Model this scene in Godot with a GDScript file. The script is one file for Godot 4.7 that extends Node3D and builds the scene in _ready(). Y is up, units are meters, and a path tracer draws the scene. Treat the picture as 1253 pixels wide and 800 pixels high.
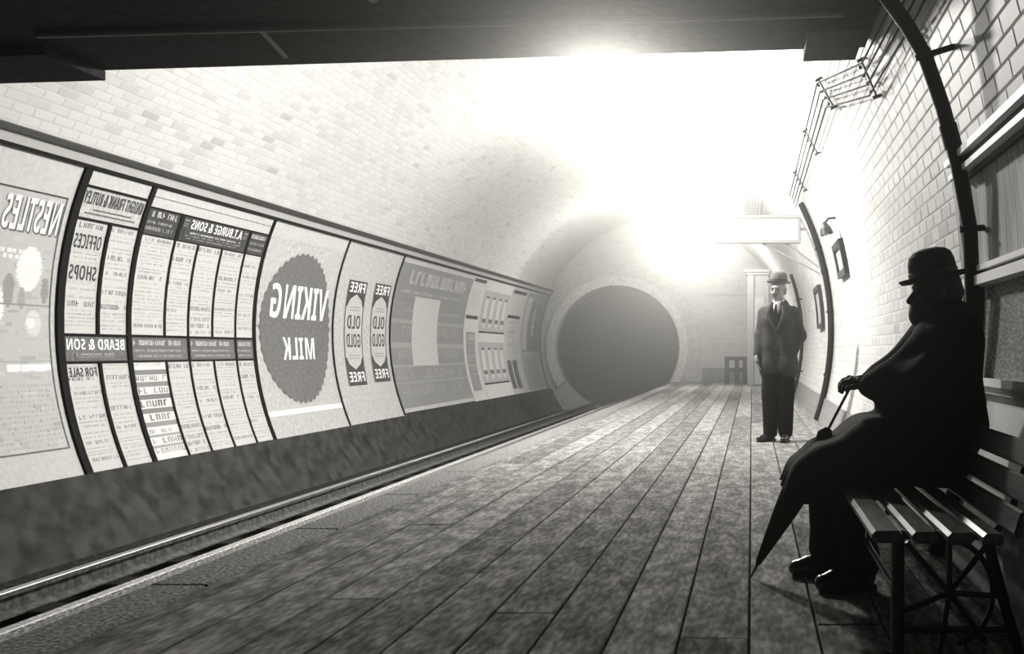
extends Node3D
# An underground station platform at night. y up, metres; the platform top is y = 0, the tunnel runs along -z.
# s = distance along the tunnel from the camera (z = -s); the station lining is a circle of radius R about (CX, CY).
const CX := -2.67
const CY := 1.2
const R := 3.76
const S_END := 29.35
const TH_TRIM := 2.7520  # lining angle of the cornice over the posters (y = 2.63)

var rng := RandomNumberGenerator.new()
var M := {}
var used_names := {}

# ------------------------------------------------------------------ mesh accumulation
func acc() -> Dictionary:
	return {"v": PackedVector3Array(), "n": PackedVector3Array(), "u": PackedVector2Array(), "i": PackedInt32Array()}

func tri(m, a: Vector3, b: Vector3, c: Vector3, na: Vector3, nb: Vector3, nc: Vector3, ua := Vector2.ZERO, ub := Vector2.ZERO, uc := Vector2.ZERO) -> void:
	# a, b, c counter-clockwise seen from outside; Godot wants clockwise
	var k: int = m.v.size()
	m.v.append(a); m.v.append(b); m.v.append(c)
	m.n.append(na); m.n.append(nb); m.n.append(nc)
	m.u.append(ua); m.u.append(ub); m.u.append(uc)
	m.i.append(k); m.i.append(k + 2); m.i.append(k + 1)

func quad(m, a: Vector3, b: Vector3, c: Vector3, d: Vector3, ua := Vector2(0, 0), ub := Vector2(1, 0), uc := Vector2(1, 1), ud := Vector2(0, 1)) -> void:
	var n := (b - a).cross(c - a)
	if n.length() < 1e-12:
		n = (c - a).cross(d - a)
	n = n.normalized()
	tri(m, a, b, c, n, n, n, ua, ub, uc)
	tri(m, a, c, d, n, n, n, ua, uc, ud)

func quad_n(m, p: Array, n: Array, u: Array = [Vector2.ZERO, Vector2.ZERO, Vector2.ZERO, Vector2.ZERO]) -> void:
	tri(m, p[0], p[1], p[2], n[0], n[1], n[2], u[0], u[1], u[2])
	tri(m, p[0], p[2], p[3], n[0], n[2], n[3], u[0], u[2], u[3])

func mesh_of(m) -> ArrayMesh:
	var a := []
	a.resize(Mesh.ARRAY_MAX)
	a[Mesh.ARRAY_VERTEX] = m.v
	a[Mesh.ARRAY_NORMAL] = m.n
	a[Mesh.ARRAY_TEX_UV] = m.u
	a[Mesh.ARRAY_INDEX] = m.i
	var me := ArrayMesh.new()
	me.add_surface_from_arrays(Mesh.PRIMITIVE_TRIANGLES, a)
	return me

func part(parent: Node3D, called: String, m, mat: Material) -> MeshInstance3D:
	var o := MeshInstance3D.new()
	o.mesh = m if m is Mesh else mesh_of(m)
	o.material_override = mat
	o.name = called
	parent.add_child(o, true)
	return o

func thing(called: String, label: String, category: String, at := Vector3.ZERO, group := "") -> Node3D:
	var o := Node3D.new()
	var n := called
	if used_names.has(called):
		n = "%s_%03d" % [called, used_names[called]]
		used_names[called] += 1
	else:
		used_names[called] = 1
	o.name = n
	add_child(o)
	o.position = at
	o.set_meta("label", label)
	o.set_meta("category", category)
	if group:
		o.set_meta("group", group)
	return o

func struct(called: String, label: String) -> Node3D:
	var o := Node3D.new()
	o.name = called
	add_child(o)
	o.set_meta("kind", "structure")
	o.set_meta("label", label)
	return o

# ------------------------------------------------------------------ shapes
func box(m, lo: Vector3, hi: Vector3, bev := 0.0, t := Transform3D()) -> void:
	# a box with chamfered edges
	var c := (lo + hi) * 0.5
	var h := (hi - lo) * 0.5
	var b := minf(bev, minf(h.x, minf(h.y, h.z)) * 0.9)
	var P := func(x, y, z, ax):
		var v := Vector3(x * h.x, y * h.y, z * h.z)
		if ax != 0: v.x -= x * b
		if ax != 1: v.y -= y * b
		if ax != 2: v.z -= z * b
		return t * (c + v)
	for ax in 3:
		for sg in [-1.0, 1.0]:
			var q := []
			for k in [[-1, -1], [1, -1], [1, 1], [-1, 1]]:
				var e := [0.0, 0.0, 0.0]
				e[ax] = sg
				e[(ax + 1) % 3] = k[0]
				e[(ax + 2) % 3] = k[1]
				q.append(P.call(e[0], e[1], e[2], ax))
			if sg < 0:
				q.reverse()
			quad(m, q[0], q[1], q[2], q[3])
	if b <= 0.0:
		return
	for ax in 3:  # edges run along ax
		for s1 in [-1.0, 1.0]:
			for s2 in [-1.0, 1.0]:
				var a1 := (ax + 1) % 3
				var a2 := (ax + 2) % 3
				var e0 := [0.0, 0.0, 0.0]
				var e1 := [0.0, 0.0, 0.0]
				e0[ax] = -1.0; e1[ax] = 1.0
				e0[a1] = s1; e1[a1] = s1
				e0[a2] = s2; e1[a2] = s2
				var q := [P.call(e0[0], e0[1], e0[2], a1), P.call(e1[0], e1[1], e1[2], a1), P.call(e1[0], e1[1], e1[2], a2), P.call(e0[0], e0[1], e0[2], a2)]
				if s1 * s2 < 0:
					q.reverse()
				quad(m, q[0], q[1], q[2], q[3])
	for x in [-1.0, 1.0]:
		for y in [-1.0, 1.0]:
			for z in [-1.0, 1.0]:
				var a: Vector3 = P.call(x, y, z, 0)
				var d: Vector3 = P.call(x, y, z, 1)
				var e: Vector3 = P.call(x, y, z, 2)
				if x * y * z < 0:
					var sw := d
					d = e
					e = sw
				var n := (d - a).cross(e - a).normalized()
				tri(m, a, d, e, n, n, n)

func tube(m, pts: Array, rad, sides := 10, caps := true) -> void:
	# a smooth tube along pts; rad is a number or one number for each point
	var rings := []
	var nors := []
	var prev := Vector3.ZERO
	for i in pts.size():
		var d: Vector3 = (pts[mini(i + 1, pts.size() - 1)] - pts[maxi(i - 1, 0)]).normalized()
		var x: Vector3
		if i == 0:
			x = d.cross(Vector3.UP if absf(d.y) < 0.9 else Vector3.RIGHT).normalized()
		else:
			x = (prev - d * prev.dot(d)).normalized()
		prev = x
		var y := d.cross(x)
		var r: float = rad[i] if rad is Array else rad
		var ring := []
		var nr := []
		for k in sides:
			var a := TAU * k / sides
			var n := x * cos(a) + y * sin(a)
			ring.append(pts[i] + n * r)
			nr.append(n)
		rings.append(ring)
		nors.append(nr)
	for i in pts.size() - 1:
		for k in sides:
			var l := (k + 1) % sides
			quad_n(m, [rings[i][k], rings[i][l], rings[i + 1][l], rings[i + 1][k]], [nors[i][k], nors[i][l], nors[i + 1][l], nors[i + 1][k]])
	if caps:
		for e in [0, pts.size() - 1]:
			var n: Vector3 = (pts[0] - pts[1]).normalized() if e == 0 else (pts[e] - pts[e - 1]).normalized()
			for k in sides:
				var l := (k + 1) % sides
				if e == 0:
					tri(m, pts[e], rings[e][l], rings[e][k], n, n, n)
				else:
					tri(m, pts[e], rings[e][k], rings[e][l], n, n, n)

func lathe(m, prof: Array, segs := 24, t := Transform3D(), lobes := 0, depth := 0.0, sx := 1.0, sz := 1.0) -> void:
	# prof: Vector2(radius, height), turned about y; lobes pleat it
	var rows := []
	for p in prof:
		var row := []
		for k in segs:
			var a := TAU * k / segs
			var r: float = p.x * (1.0 + (depth * cos(a * lobes) if lobes else 0.0))
			row.append(Vector3(cos(a) * r * sx, p.y, -sin(a) * r * sz))
		rows.append(row)
	for i in prof.size() - 1:
		for k in segs:
			var l := (k + 1) % segs
			var a: Vector3 = rows[i][k]
			var b: Vector3 = rows[i][l]
			var c: Vector3 = rows[i + 1][l]
			var d: Vector3 = rows[i + 1][k]
			var dp: Vector2 = (prof[i + 1] - prof[i]).normalized()
			var n0 := Vector3(cos(TAU * k / segs) * dp.y, -dp.x, -sin(TAU * k / segs) * dp.y)
			var n1 := Vector3(cos(TAU * l / segs) * dp.y, -dp.x, -sin(TAU * l / segs) * dp.y)
			n0 = (t.basis * n0).normalized()
			n1 = (t.basis * n1).normalized()
			quad_n(m, [t * a, t * b, t * c, t * d], [n0, n1, n1, n0])

func sphere(m, c: Vector3, r: Vector3, segs := 20, rings := 12) -> void:
	for i in rings:
		for k in segs:
			var q := []
			var n := []
			for e in [[0, 0], [0, 1], [1, 1], [1, 0]]:
				var ph: float = PI * (i + e[0]) / rings - PI / 2
				var th: float = -TAU * (k + e[1]) / segs
				var d := Vector3(cos(ph) * cos(th), sin(ph), cos(ph) * sin(th))
				q.append(c + d * r)
				n.append((d / r).normalized())
			quad_n(m, q, n)

func extrude_z(m, poly: Array, s0: float, s1: float) -> void:
	# a profile in x, y (counter-clockwise) drawn out from z = -s0 to z = -s1
	var pv := PackedVector2Array(poly)
	for k in poly.size():
		var a: Vector2 = poly[k]
		var b: Vector2 = poly[(k + 1) % poly.size()]
		quad(m, Vector3(a.x, a.y, -s0), Vector3(a.x, a.y, -s1), Vector3(b.x, b.y, -s1), Vector3(b.x, b.y, -s0))
	var ix := Geometry2D.triangulate_polygon(pv)
	for j in range(0, ix.size(), 3):
		var p := [poly[ix[j]], poly[ix[j + 1]], poly[ix[j + 2]]]
		if (p[1] - p[0]).cross(p[2] - p[0]) < 0:
			p = [p[0], p[2], p[1]]
		tri(m, Vector3(p[0].x, p[0].y, -s0), Vector3(p[1].x, p[1].y, -s0), Vector3(p[2].x, p[2].y, -s0), Vector3.BACK, Vector3.BACK, Vector3.BACK)
		tri(m, Vector3(p[0].x, p[0].y, -s1), Vector3(p[2].x, p[2].y, -s1), Vector3(p[1].x, p[1].y, -s1), Vector3.FORWARD, Vector3.FORWARD, Vector3.FORWARD)

# ------------------------------------------------------------------ the curved lining
func lining(s: float, th: float, off: float) -> Vector3:
	return Vector3(CX + (R - off) * cos(th), CY + (R - off) * sin(th), -s)

func th_left(a: float) -> float:  # a: metres along the lining, down from the cornice on the track side
	return TH_TRIM + a / R

func th_left_y(y: float) -> float:
	return PI + asin((CY - y) / R)

func th_right_y(y: float) -> float:
	return asin((y - CY) / R)

func slab(m, s0: float, s1: float, t0: float, t1: float, o0: float, o1: float, seg := 0) -> void:
	# a closed curved plate; o0 its back, o1 its face (metres in from the lining); t0 < t1; texture u along s, v from t0 to t1
	var n := seg if seg > 0 else maxi(1, ceili((t1 - t0) * R / 0.2))
	for k in n:
		var ta := lerpf(t0, t1, float(k) / n)
		var tb := lerpf(t0, t1, float(k + 1) / n)
		var na := -Vector3(cos(ta), sin(ta), 0)
		var nb := -Vector3(cos(tb), sin(tb), 0)
		var va := float(k) / n
		var vb := float(k + 1) / n
		quad_n(m, [lining(s0, ta, o1), lining(s0, tb, o1), lining(s1, tb, o1), lining(s1, ta, o1)], [na, nb, nb, na], [Vector2(0, va), Vector2(0, vb), Vector2(1, vb), Vector2(1, va)])
		quad_n(m, [lining(s0, ta, o0), lining(s1, ta, o0), lining(s1, tb, o0), lining(s0, tb, o0)], [-na, -na, -nb, -nb])
		quad(m, lining(s0, ta, o0), lining(s0, tb, o0), lining(s0, tb, o1), lining(s0, ta, o1))
		quad(m, lining(s1, ta, o1), lining(s1, tb, o1), lining(s1, tb, o0), lining(s1, ta, o0))
	quad(m, lining(s0, t0, o1), lining(s1, t0, o1), lining(s1, t0, o0), lining(s0, t0, o0))
	quad(m, lining(s0, t1, o0), lining(s1, t1, o0), lining(s1, t1, o1), lining(s0, t1, o1))

func sheet(parent: Node3D, called: String, s0: float, s1: float, a0: float, a1: float, o1: float, mat: Material, thick := 0.004) -> MeshInstance3D:
	var m = acc()
	slab(m, s0, s1, th_left(a0), th_left(a1), o1 - thick, o1)
	return part(parent, called, m, mat)

func wall_disc(parent: Node3D, called: String, s: float, a: float, rs: float, ra: float, off: float, mat: Material, teeth := 0) -> void:
	var m = acc()
	var seg := teeth * 2 if teeth else 40
	var rows := 9
	for i in rows:
		for k in seg:
			var q := []
			var n := []
			for e in [[0, 0], [1, 0], [1, 1], [0, 1]]:
				var f := float(i + e[0]) / rows
				var kk: int = (k + e[1]) % seg
				if teeth and i + e[0] == rows and kk % 2:
					f = 0.962
				var g: float = TAU * kk / seg
				var th := th_left(a + ra * f * sin(g))
				q.append(lining(s + rs * f * cos(g), th, off))
				n.append(-Vector3(cos(th), sin(th), 0))
			q.reverse()
			n.reverse()
			quad_n(m, q, n)
	part(parent, called, m, mat)

func capsule_sheet(parent: Node3D, called: String, s: float, a0: float, a1: float, hw: float, off: float, mat: Material) -> void:
	# a tall oval-ended patch of print on the poster wall
	var m = acc()
	var n := 14
	for k in n:
		var q := []
		var nn := []
		for e in [[0, -1], [1, -1], [1, 1], [0, 1]]:
			var a := lerpf(a0, a1, float(k + e[0]) / n)
			var d := minf(a - a0, a1 - a)
			var w := hw if d > hw else sqrt(maxf(0.0, hw * hw - (hw - d) * (hw - d)))
			var th := th_left(a)
			q.append(lining(s + e[1] * w, th, off))
			nn.append(-Vector3(cos(th), sin(th), 0))
		quad_n(m, q, nn)
	part(parent, called, m, mat)

func lettering(parent: Node3D, text: String, s0: float, s1: float, a0: float, a1: float, off: float, mat: Material, bold := true, called := "lettering", lean := 0.0) -> void:
	# printed words bent on to the poster wall; as in the photograph they read from right to left
	var t := TextMesh.new()
	var f := SystemFont.new()
	f.font_names = PackedStringArray(["Droid Sans"])
	f.font_weight = 700 if bold else 400
	t.font = f
	t.text = text
	t.font_size = 48
	t.pixel_size = 0.01
	t.depth = 0.0
	t.curve_step = 2.0
	var arr := t.surface_get_arrays(0)
	var v: PackedVector3Array = arr[Mesh.ARRAY_VERTEX]
	var ix = arr[Mesh.ARRAY_INDEX]
	if v.is_empty():
		return
	var lo := v[0]
	var hi := v[0]
	for p in v:
		lo = lo.min(p)
		hi = hi.max(p)
	var m = acc()
	for p in v:
		var fx := (p.x - lo.x) / (hi.x - lo.x)
		var fy := (p.y - lo.y) / (hi.y - lo.y)
		var th := th_left(lerpf(a1, a0, fy) + lean * fx)
		m.v.append(lining(lerpf(s1, s0, fx), th, off))
		m.n.append(-Vector3(cos(th), sin(th), 0))
		m.u.append(Vector2.ZERO)
	if ix == null:
		ix = PackedInt32Array(range(v.size()))
	for j in range(0, ix.size(), 3):
		m.i.append(ix[j]); m.i.append(ix[j + 2]); m.i.append(ix[j + 1])
	part(parent, called, m, mat)

# ------------------------------------------------------------------ materials
func grey(v: float) -> Color:
	return Color(v, v * 0.997, v * 0.982).linear_to_srgb()

func mat(v: float, rough := 0.8, spec := 0.5, metal := 0.0) -> StandardMaterial3D:
	var k := StandardMaterial3D.new()
	k.albedo_color = grey(v)
	k.roughness = rough
	k.metallic_specular = spec
	k.metallic = metal
	return k

func noise(sd: int, freq: float, oct := 4, w := 512, h := 512) -> FastNoiseLite:
	var n := FastNoiseLite.new()
	n.seed = sd
	n.noise_type = FastNoiseLite.TYPE_SIMPLEX_SMOOTH
	n.frequency = freq
	n.fractal_octaves = oct
	return n

func noise_tex(sd: int, freq: float, lo: float, hi: float, oct := 4, c0 := 0.25, c1 := 0.75) -> NoiseTexture2D:
	var t := NoiseTexture2D.new()
	t.noise = noise(sd, freq, oct)
	t.width = 512
	t.height = 512
	t.seamless = true
	var g := Gradient.new()
	g.offsets = PackedFloat32Array([c0, c1])
	g.colors = PackedColorArray([grey(lo), grey(hi)])
	t.color_ramp = g
	return t

func stained(lo: float, hi: float, rough: float, sd: int, scale: Vector3, freq := 0.012, oct := 5, bump := 0.0) -> StandardMaterial3D:
	var k := StandardMaterial3D.new()
	k.albedo_texture = noise_tex(sd, freq, lo, hi, oct)
	k.roughness = rough
	k.metallic_specular = 0.15
	k.uv1_triplanar = true
	k.uv1_world_triplanar = true
	k.uv1_scale = scale
	if bump > 0.0:
		var t := NoiseTexture2D.new()
		t.noise = noise(sd + 7, 0.05, 3)
		t.seamless = true
		k.heightmap_enabled = true
		k.heightmap_texture = t
		k.heightmap_scale = bump
	return k

func printed(w: int, h: int, paper: float, ink: float, sd: int, rows: Array) -> StandardMaterial3D:
	# a bill of small print: rows = [share of the height, letter weight 0..1]; weight 0 leaves paper, under 0 a solid band
	var im := Image.create(w, h, false, Image.FORMAT_RGB8)
	im.fill(grey(paper))
	var r := RandomNumberGenerator.new()
	r.seed = sd
	for k in 60:  # foxing and paste marks in the paper
		im.fill_rect(Rect2i(r.randi_range(0, w), r.randi_range(0, h), r.randi_range(2, w / 5), r.randi_range(1, 5)), grey(paper * r.randf_range(0.86, 1.04)))
	var y := 0.0
	for row in rows:
		var rh: float = row[0] * h
		var wt: float = row[1]
		if wt < 0.0:
			im.fill_rect(Rect2i(0, int(y), w, maxi(1, int(rh))), grey(lerpf(paper, ink, -wt)))
		elif wt > 0.0:
			var x := w * r.randf_range(0.04, 0.16)
			var e := w * r.randf_range(0.84, 0.97)
			var lw := maxf(2.0, rh * 0.52)
			while x < e:
				if r.randf() > 0.14:
					var tone := grey(lerpf(paper, ink, minf(1.0, wt * r.randf_range(0.7, 1.1))))
					var st := maxi(1, int(lw * 0.3))
					im.fill_rect(Rect2i(int(x), int(y + rh * 0.12), st, maxi(1, int(rh * 0.74))), tone)
					if r.randf() > 0.35:
						im.fill_rect(Rect2i(int(x + lw * 0.5), int(y + rh * 0.12), st, maxi(1, int(rh * 0.74))), tone)
					var yy: float = [0.12, 0.45, 0.7][r.randi_range(0, 2)]
					im.fill_rect(Rect2i(int(x), int(y + rh * yy), int(lw * 0.7), maxi(1, int(rh * 0.16))), tone)
				x += lw
		y += rh
	var k := StandardMaterial3D.new()
	k.albedo_texture = ImageTexture.create_from_image(im)
	k.roughness = 0.75
	k.texture_repeat = false
	return k

func bill_rows(sd: int, big := 0) -> Array:
	var r := RandomNumberGenerator.new()
	r.seed = sd
	var out := []
	var t := 0.02
	out.append([0.02, 0.0])
	while t < 0.95:
		var h := r.randf_range(0.016, 0.03)
		var wt := r.randf_range(0.45, 0.8)
		if r.randf() < 0.22:
			h = r.randf_range(0.04, 0.065)
			wt = r.randf_range(0.8, 1.0)
		out.append([h, wt])
		var g := r.randf_range(0.006, 0.02)
		if r.randf() < 0.15:
			g += 0.03
		out.append([g, 0.0])
		t += h + g
	return out

# ------------------------------------------------------------------ figures: a distance field meshed as surface nets
func cap(a: Vector3, b: Vector3, ra: float, rb: float) -> Dictionary:
	return {"k": 0, "a": a, "b": b, "ra": ra, "rb": rb}

func ell(c: Vector3, r: Vector3, turn := Basis()) -> Dictionary:
	return {"k": 1, "c": c, "r": r, "inv": turn.inverse(), "m": maxf(r.x, maxf(r.y, r.z))}

func nets(m, prims: Array, cell: float, smooth: float) -> void:
	var lo := Vector3.INF
	var hi := -Vector3.INF
	for p in prims:
		if p.k == 0:
			var rr: float = maxf(p.ra, p.rb)
			lo = lo.min(p.a - Vector3.ONE * rr).min(p.b - Vector3.ONE * rr)
			hi = hi.max(p.a + Vector3.ONE * rr).max(p.b + Vector3.ONE * rr)
		else:
			lo = lo.min(p.c - Vector3.ONE * p.m)
			hi = hi.max(p.c + Vector3.ONE * p.m)
	lo -= Vector3.ONE * cell * 3.0
	hi += Vector3.ONE * cell * 3.0
	var nx := ceili((hi.x - lo.x) / cell) + 1
	var ny := ceili((hi.y - lo.y) / cell) + 1
	var nz := ceili((hi.z - lo.z) / cell) + 1
	var f := PackedFloat32Array()
	f.resize(nx * ny * nz)
	f.fill(1.0)
	for p in prims:
		var isc: bool = p.k == 0
		var bl: Vector3
		var bh: Vector3
		var mg := smooth + cell * 2.0
		if isc:
			var rr: float = maxf(p.ra, p.rb) + mg
			bl = p.a.min(p.b) - Vector3.ONE * rr
			bh = p.a.max(p.b) + Vector3.ONE * rr
		else:
			bl = p.c - Vector3.ONE * (p.m + mg)
			bh = p.c + Vector3.ONE * (p.m + mg)
		var x0 := maxi(0, floori((bl.x - lo.x) / cell))
		var y0 := maxi(0, floori((bl.y - lo.y) / cell))
		var z0 := maxi(0, floori((bl.z - lo.z) / cell))
		var x1 := mini(nx - 1, ceili((bh.x - lo.x) / cell))
		var y1 := mini(ny - 1, ceili((bh.y - lo.y) / cell))
		var z1 := mini(nz - 1, ceili((bh.z - lo.z) / cell))
		var a: Vector3
		var ab: Vector3
		var l2 := 1.0
		var ra := 0.0
		var dr := 0.0
		var c: Vector3
		var ir: Vector3
		var mr := 0.0
		var inv: Basis
		if isc:
			a = p.a
			ab = p.b - p.a
			l2 = maxf(ab.length_squared(), 1e-9)
			ra = p.ra
			dr = p.rb - p.ra
		else:
			c = p.c
			ir = Vector3.ONE / p.r
			mr = minf(p.r.x, minf(p.r.y, p.r.z))
			inv = p.inv
		for z in range(z0, z1 + 1):
			for y in range(y0, y1 + 1):
				var at := (z * ny + y) * nx + x0
				var q := Vector3(lo.x + x0 * cell, lo.y + y * cell, lo.z + z * cell)
				for x in range(x0, x1 + 1):
					var d: float
					if isc:
						var h := clampf((q - a).dot(ab) / l2, 0.0, 1.0)
						d = (q - a - ab * h).length() - ra - dr * h
					else:
						var e := inv * (q - c)
						var k0 := (e * ir).length()
						var k1 := (e * ir * ir).length()
						d = k0 * (k0 - 1.0) / maxf(k1, 1e-6)
					var o := f[at]
					var g := smooth - absf(o - d)
					if g > 0.0:
						f[at] = minf(o, d) - g * g / smooth * 0.25
					elif d < o:
						f[at] = d
					at += 1
					q.x += cell
	var vid := PackedInt32Array()
	vid.resize(nx * ny * nz)
	vid.fill(-1)
	var sy := nx
	var sz := nx * ny
	var corner := [0, 1, sy, sy + 1, sz, sz + 1, sz + sy, sz + sy + 1]
	var cv := [Vector3(0, 0, 0), Vector3(1, 0, 0), Vector3(0, 1, 0), Vector3(1, 1, 0), Vector3(0, 0, 1), Vector3(1, 0, 1), Vector3(0, 1, 1), Vector3(1, 1, 1)]
	var edges := [[0, 1], [2, 3], [4, 5], [6, 7], [0, 2], [1, 3], [4, 6], [5, 7], [0, 4], [1, 5], [2, 6], [3, 7]]
	var base: int = m.v.size()
	var count := base
	for z in nz - 1:
		for y in ny - 1:
			var i := (z * ny + y) * nx
			for x in nx - 1:
				var s0 := f[i] < 0.0
				if (f[i + 1] < 0.0) != s0 or (f[i + sy] < 0.0) != s0 or (f[i + sz] < 0.0) != s0 or (f[i + sy + 1] < 0.0) != s0 or (f[i + sz + 1] < 0.0) != s0 or (f[i + sz + sy] < 0.0) != s0 or (f[i + sz + sy + 1] < 0.0) != s0:
					var sum := Vector3.ZERO
					var n := 0
					for e in edges:
						var fa := f[i + corner[e[0]]]
						var fb := f[i + corner[e[1]]]
						if (fa < 0.0) != (fb < 0.0):
							sum += cv[e[0]].lerp(cv[e[1]], fa / (fa - fb))
							n += 1
					m.v.append(lo + (Vector3(x, y, z) + sum / n) * cell)
					var gr := Vector3(f[i + 1] - f[i] + f[i + sy + sz + 1] - f[i + sy + sz], f[i + sy] - f[i] + f[i + 1 + sz + sy] - f[i + 1 + sz], f[i + sz] - f[i] + f[i + 1 + sy + sz] - f[i + 1 + sy])
					m.n.append(gr.normalized() if gr.length() > 1e-9 else Vector3.UP)
					m.u.append(Vector2.ZERO)
					vid[i] = count
					count += 1
				i += 1
	for z in range(1, nz - 1):
		for y in range(1, ny - 1):
			var i := (z * ny + y) * nx + 1
			for x in range(1, nx - 1):
				if vid[i] >= 0 or vid[i - 1] >= 0 or vid[i - sy] >= 0:
					var ins := f[i] < 0.0
					for ax in 3:
						var st: int = [1, sy, sz][ax]
						if (f[i + st] < 0.0) != ins:
							var u: int = [sy, sz, 1][ax]
							var w: int = [sz, 1, sy][ax]
							var q := [vid[i], vid[i - u], vid[i - u - w], vid[i - w]]
							if q.min() < 0:
								continue
							if ins:  # outside lies along +axis
								m.i.append(q[0]); m.i.append(q[2]); m.i.append(q[1])
								m.i.append(q[0]); m.i.append(q[3]); m.i.append(q[2])
							else:
								m.i.append(q[0]); m.i.append(q[1]); m.i.append(q[2])
								m.i.append(q[0]); m.i.append(q[2]); m.i.append(q[3])
				i += 1

func figure(parent: Node3D, called: String, prims: Array, cell: float, smooth: float, mt: Material) -> MeshInstance3D:
	var m = acc()
	nets(m, prims, cell, smooth)
	return part(parent, called, m, mt)

func head_prims(c: Vector3, fw: Vector3) -> Array:
	# fw: where the face looks (level); c: the middle of the head
	var sd := Vector3.UP.cross(fw).normalized()
	var b := Basis(sd, Vector3.UP, fw)
	var p := []
	p.append(ell(c + Vector3(0, 0.022, 0) - fw * 0.012, Vector3(0.074, 0.092, 0.093), b))
	p.append(ell(c + fw * 0.02 + Vector3(0, -0.045, 0), Vector3(0.058, 0.068, 0.068), b))
	p.append(cap(c + fw * 0.065 + Vector3(0, -0.096, 0), c + fw * 0.06 + Vector3(0, -0.09, 0), 0.022, 0.022))
	p.append(cap(c + fw * 0.083 + Vector3(0, 0.005, 0), c + fw * 0.106 + Vector3(0, -0.034, 0), 0.009, 0.014))
	p.append(cap(c + fw * 0.076 + Vector3(0, 0.024, 0) + sd * 0.032, c + fw * 0.08 + Vector3(0, 0.022, 0) - sd * 0.032, 0.012, 0.012))
	p.append(cap(c + fw * 0.08 + Vector3(0, -0.062, 0) + sd * 0.018, c + fw * 0.08 + Vector3(0, -0.062, 0) - sd * 0.018, 0.008, 0.008))
	for g in [-1.0, 1.0]:
		p.append(ell(c + sd * g * 0.077 + Vector3(0, -0.012, 0) - fw * 0.008, Vector3(0.012, 0.032, 0.018), b))
		p.append(ell(c + sd * g * 0.042 + Vector3(0, -0.03, 0) + fw * 0.052, Vector3(0.022, 0.02, 0.02), b))
	return p

func eyes(parent: Node3D, c: Vector3, fw: Vector3) -> void:
	var sd := Vector3.UP.cross(fw).normalized()
	for g in [-1.0, 1.0]:
		var m = acc()
		sphere(m, c + fw * 0.08 + sd * g * 0.031 + Vector3(0, 0.0, 0), Vector3(0.011, 0.008, 0.011), 10, 6)
		part(parent, "eye", m, M.black)

func hand_prims(w: Vector3, d: Vector3, n: Vector3, thumb: float, curl: float) -> Array:
	# w wrist, d along the hand, n the way the palm faces (fingers curl that way), thumb +1/-1 its side
	d = d.normalized()
	n = (n - d * n.dot(d)).normalized()
	var s := d.cross(n).normalized()
	var p := []
	for k in 4:
		p.append(cap(w + s * (k - 1.5) * 0.013, w + d * 0.085 + s * (k - 1.5) * 0.0205, 0.015, 0.0125))
	var len := [0.82, 1.0, 0.94, 0.74]
	if thumb < 0:
		len.reverse()
	for k in 4:
		var at := w + d * 0.085 + s * (k - 1.5) * 0.0205
		var dd := d
		var rr := 0.0098
		for j in 3:
			dd = (dd * cos(curl) + n * sin(curl)).normalized() if j == 0 else dd.rotated(d.cross(n).normalized(), curl)
			var nx: Vector3 = at + dd * ([0.042, 0.027, 0.021][j] * len[k])
			p.append(cap(at, nx, rr, rr * 0.92))
			rr *= 0.92
			at = nx
	var ts := s * thumb
	var a0 := w + d * 0.022 + ts * 0.026
	var a1 := a0 + (d * 0.6 + ts * 0.65 + n * 0.35).normalized() * 0.042
	var a2 := a1 + (d * 0.85 + ts * 0.1 + n * 0.5).normalized() * 0.032
	p.append(cap(a0, a1, 0.014, 0.0115))
	p.append(cap(a1, a2, 0.0115, 0.0095))
	return p

func shoe(parent: Node3D, heel: Vector3, toe: Vector3, mt: Material) -> void:
	var d := (toe - heel).normalized()
	var up := Vector3.UP
	var pr := []
	pr.append(cap(heel + up * 0.05 + d * 0.02, heel + up * 0.1 + d * 0.03, 0.037, 0.042))
	pr.append(cap(heel + up * 0.045 + d * 0.03, heel + up * 0.045 + d * 0.14, 0.037, 0.037))
	pr.append(cap(heel + up * 0.04 + d * 0.13, toe + up * 0.033 - d * 0.035, 0.041, 0.031))
	figure(parent, "shoe", pr, 0.008, 0.02, mt)
	var m = acc()
	var sd := up.cross(d).normalized()
	var t := Transform3D(Basis(sd, up, d), heel)
	box(m, Vector3(-0.036, 0.0, -0.015), Vector3(0.036, 0.012, heel.distance_to(toe) - 0.02), 0.004, t)
	box(m, Vector3(-0.034, 0.0, -0.017), Vector3(0.034, 0.026, 0.05), 0.003, t)
	part(parent, "sole", m, M.black)

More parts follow.
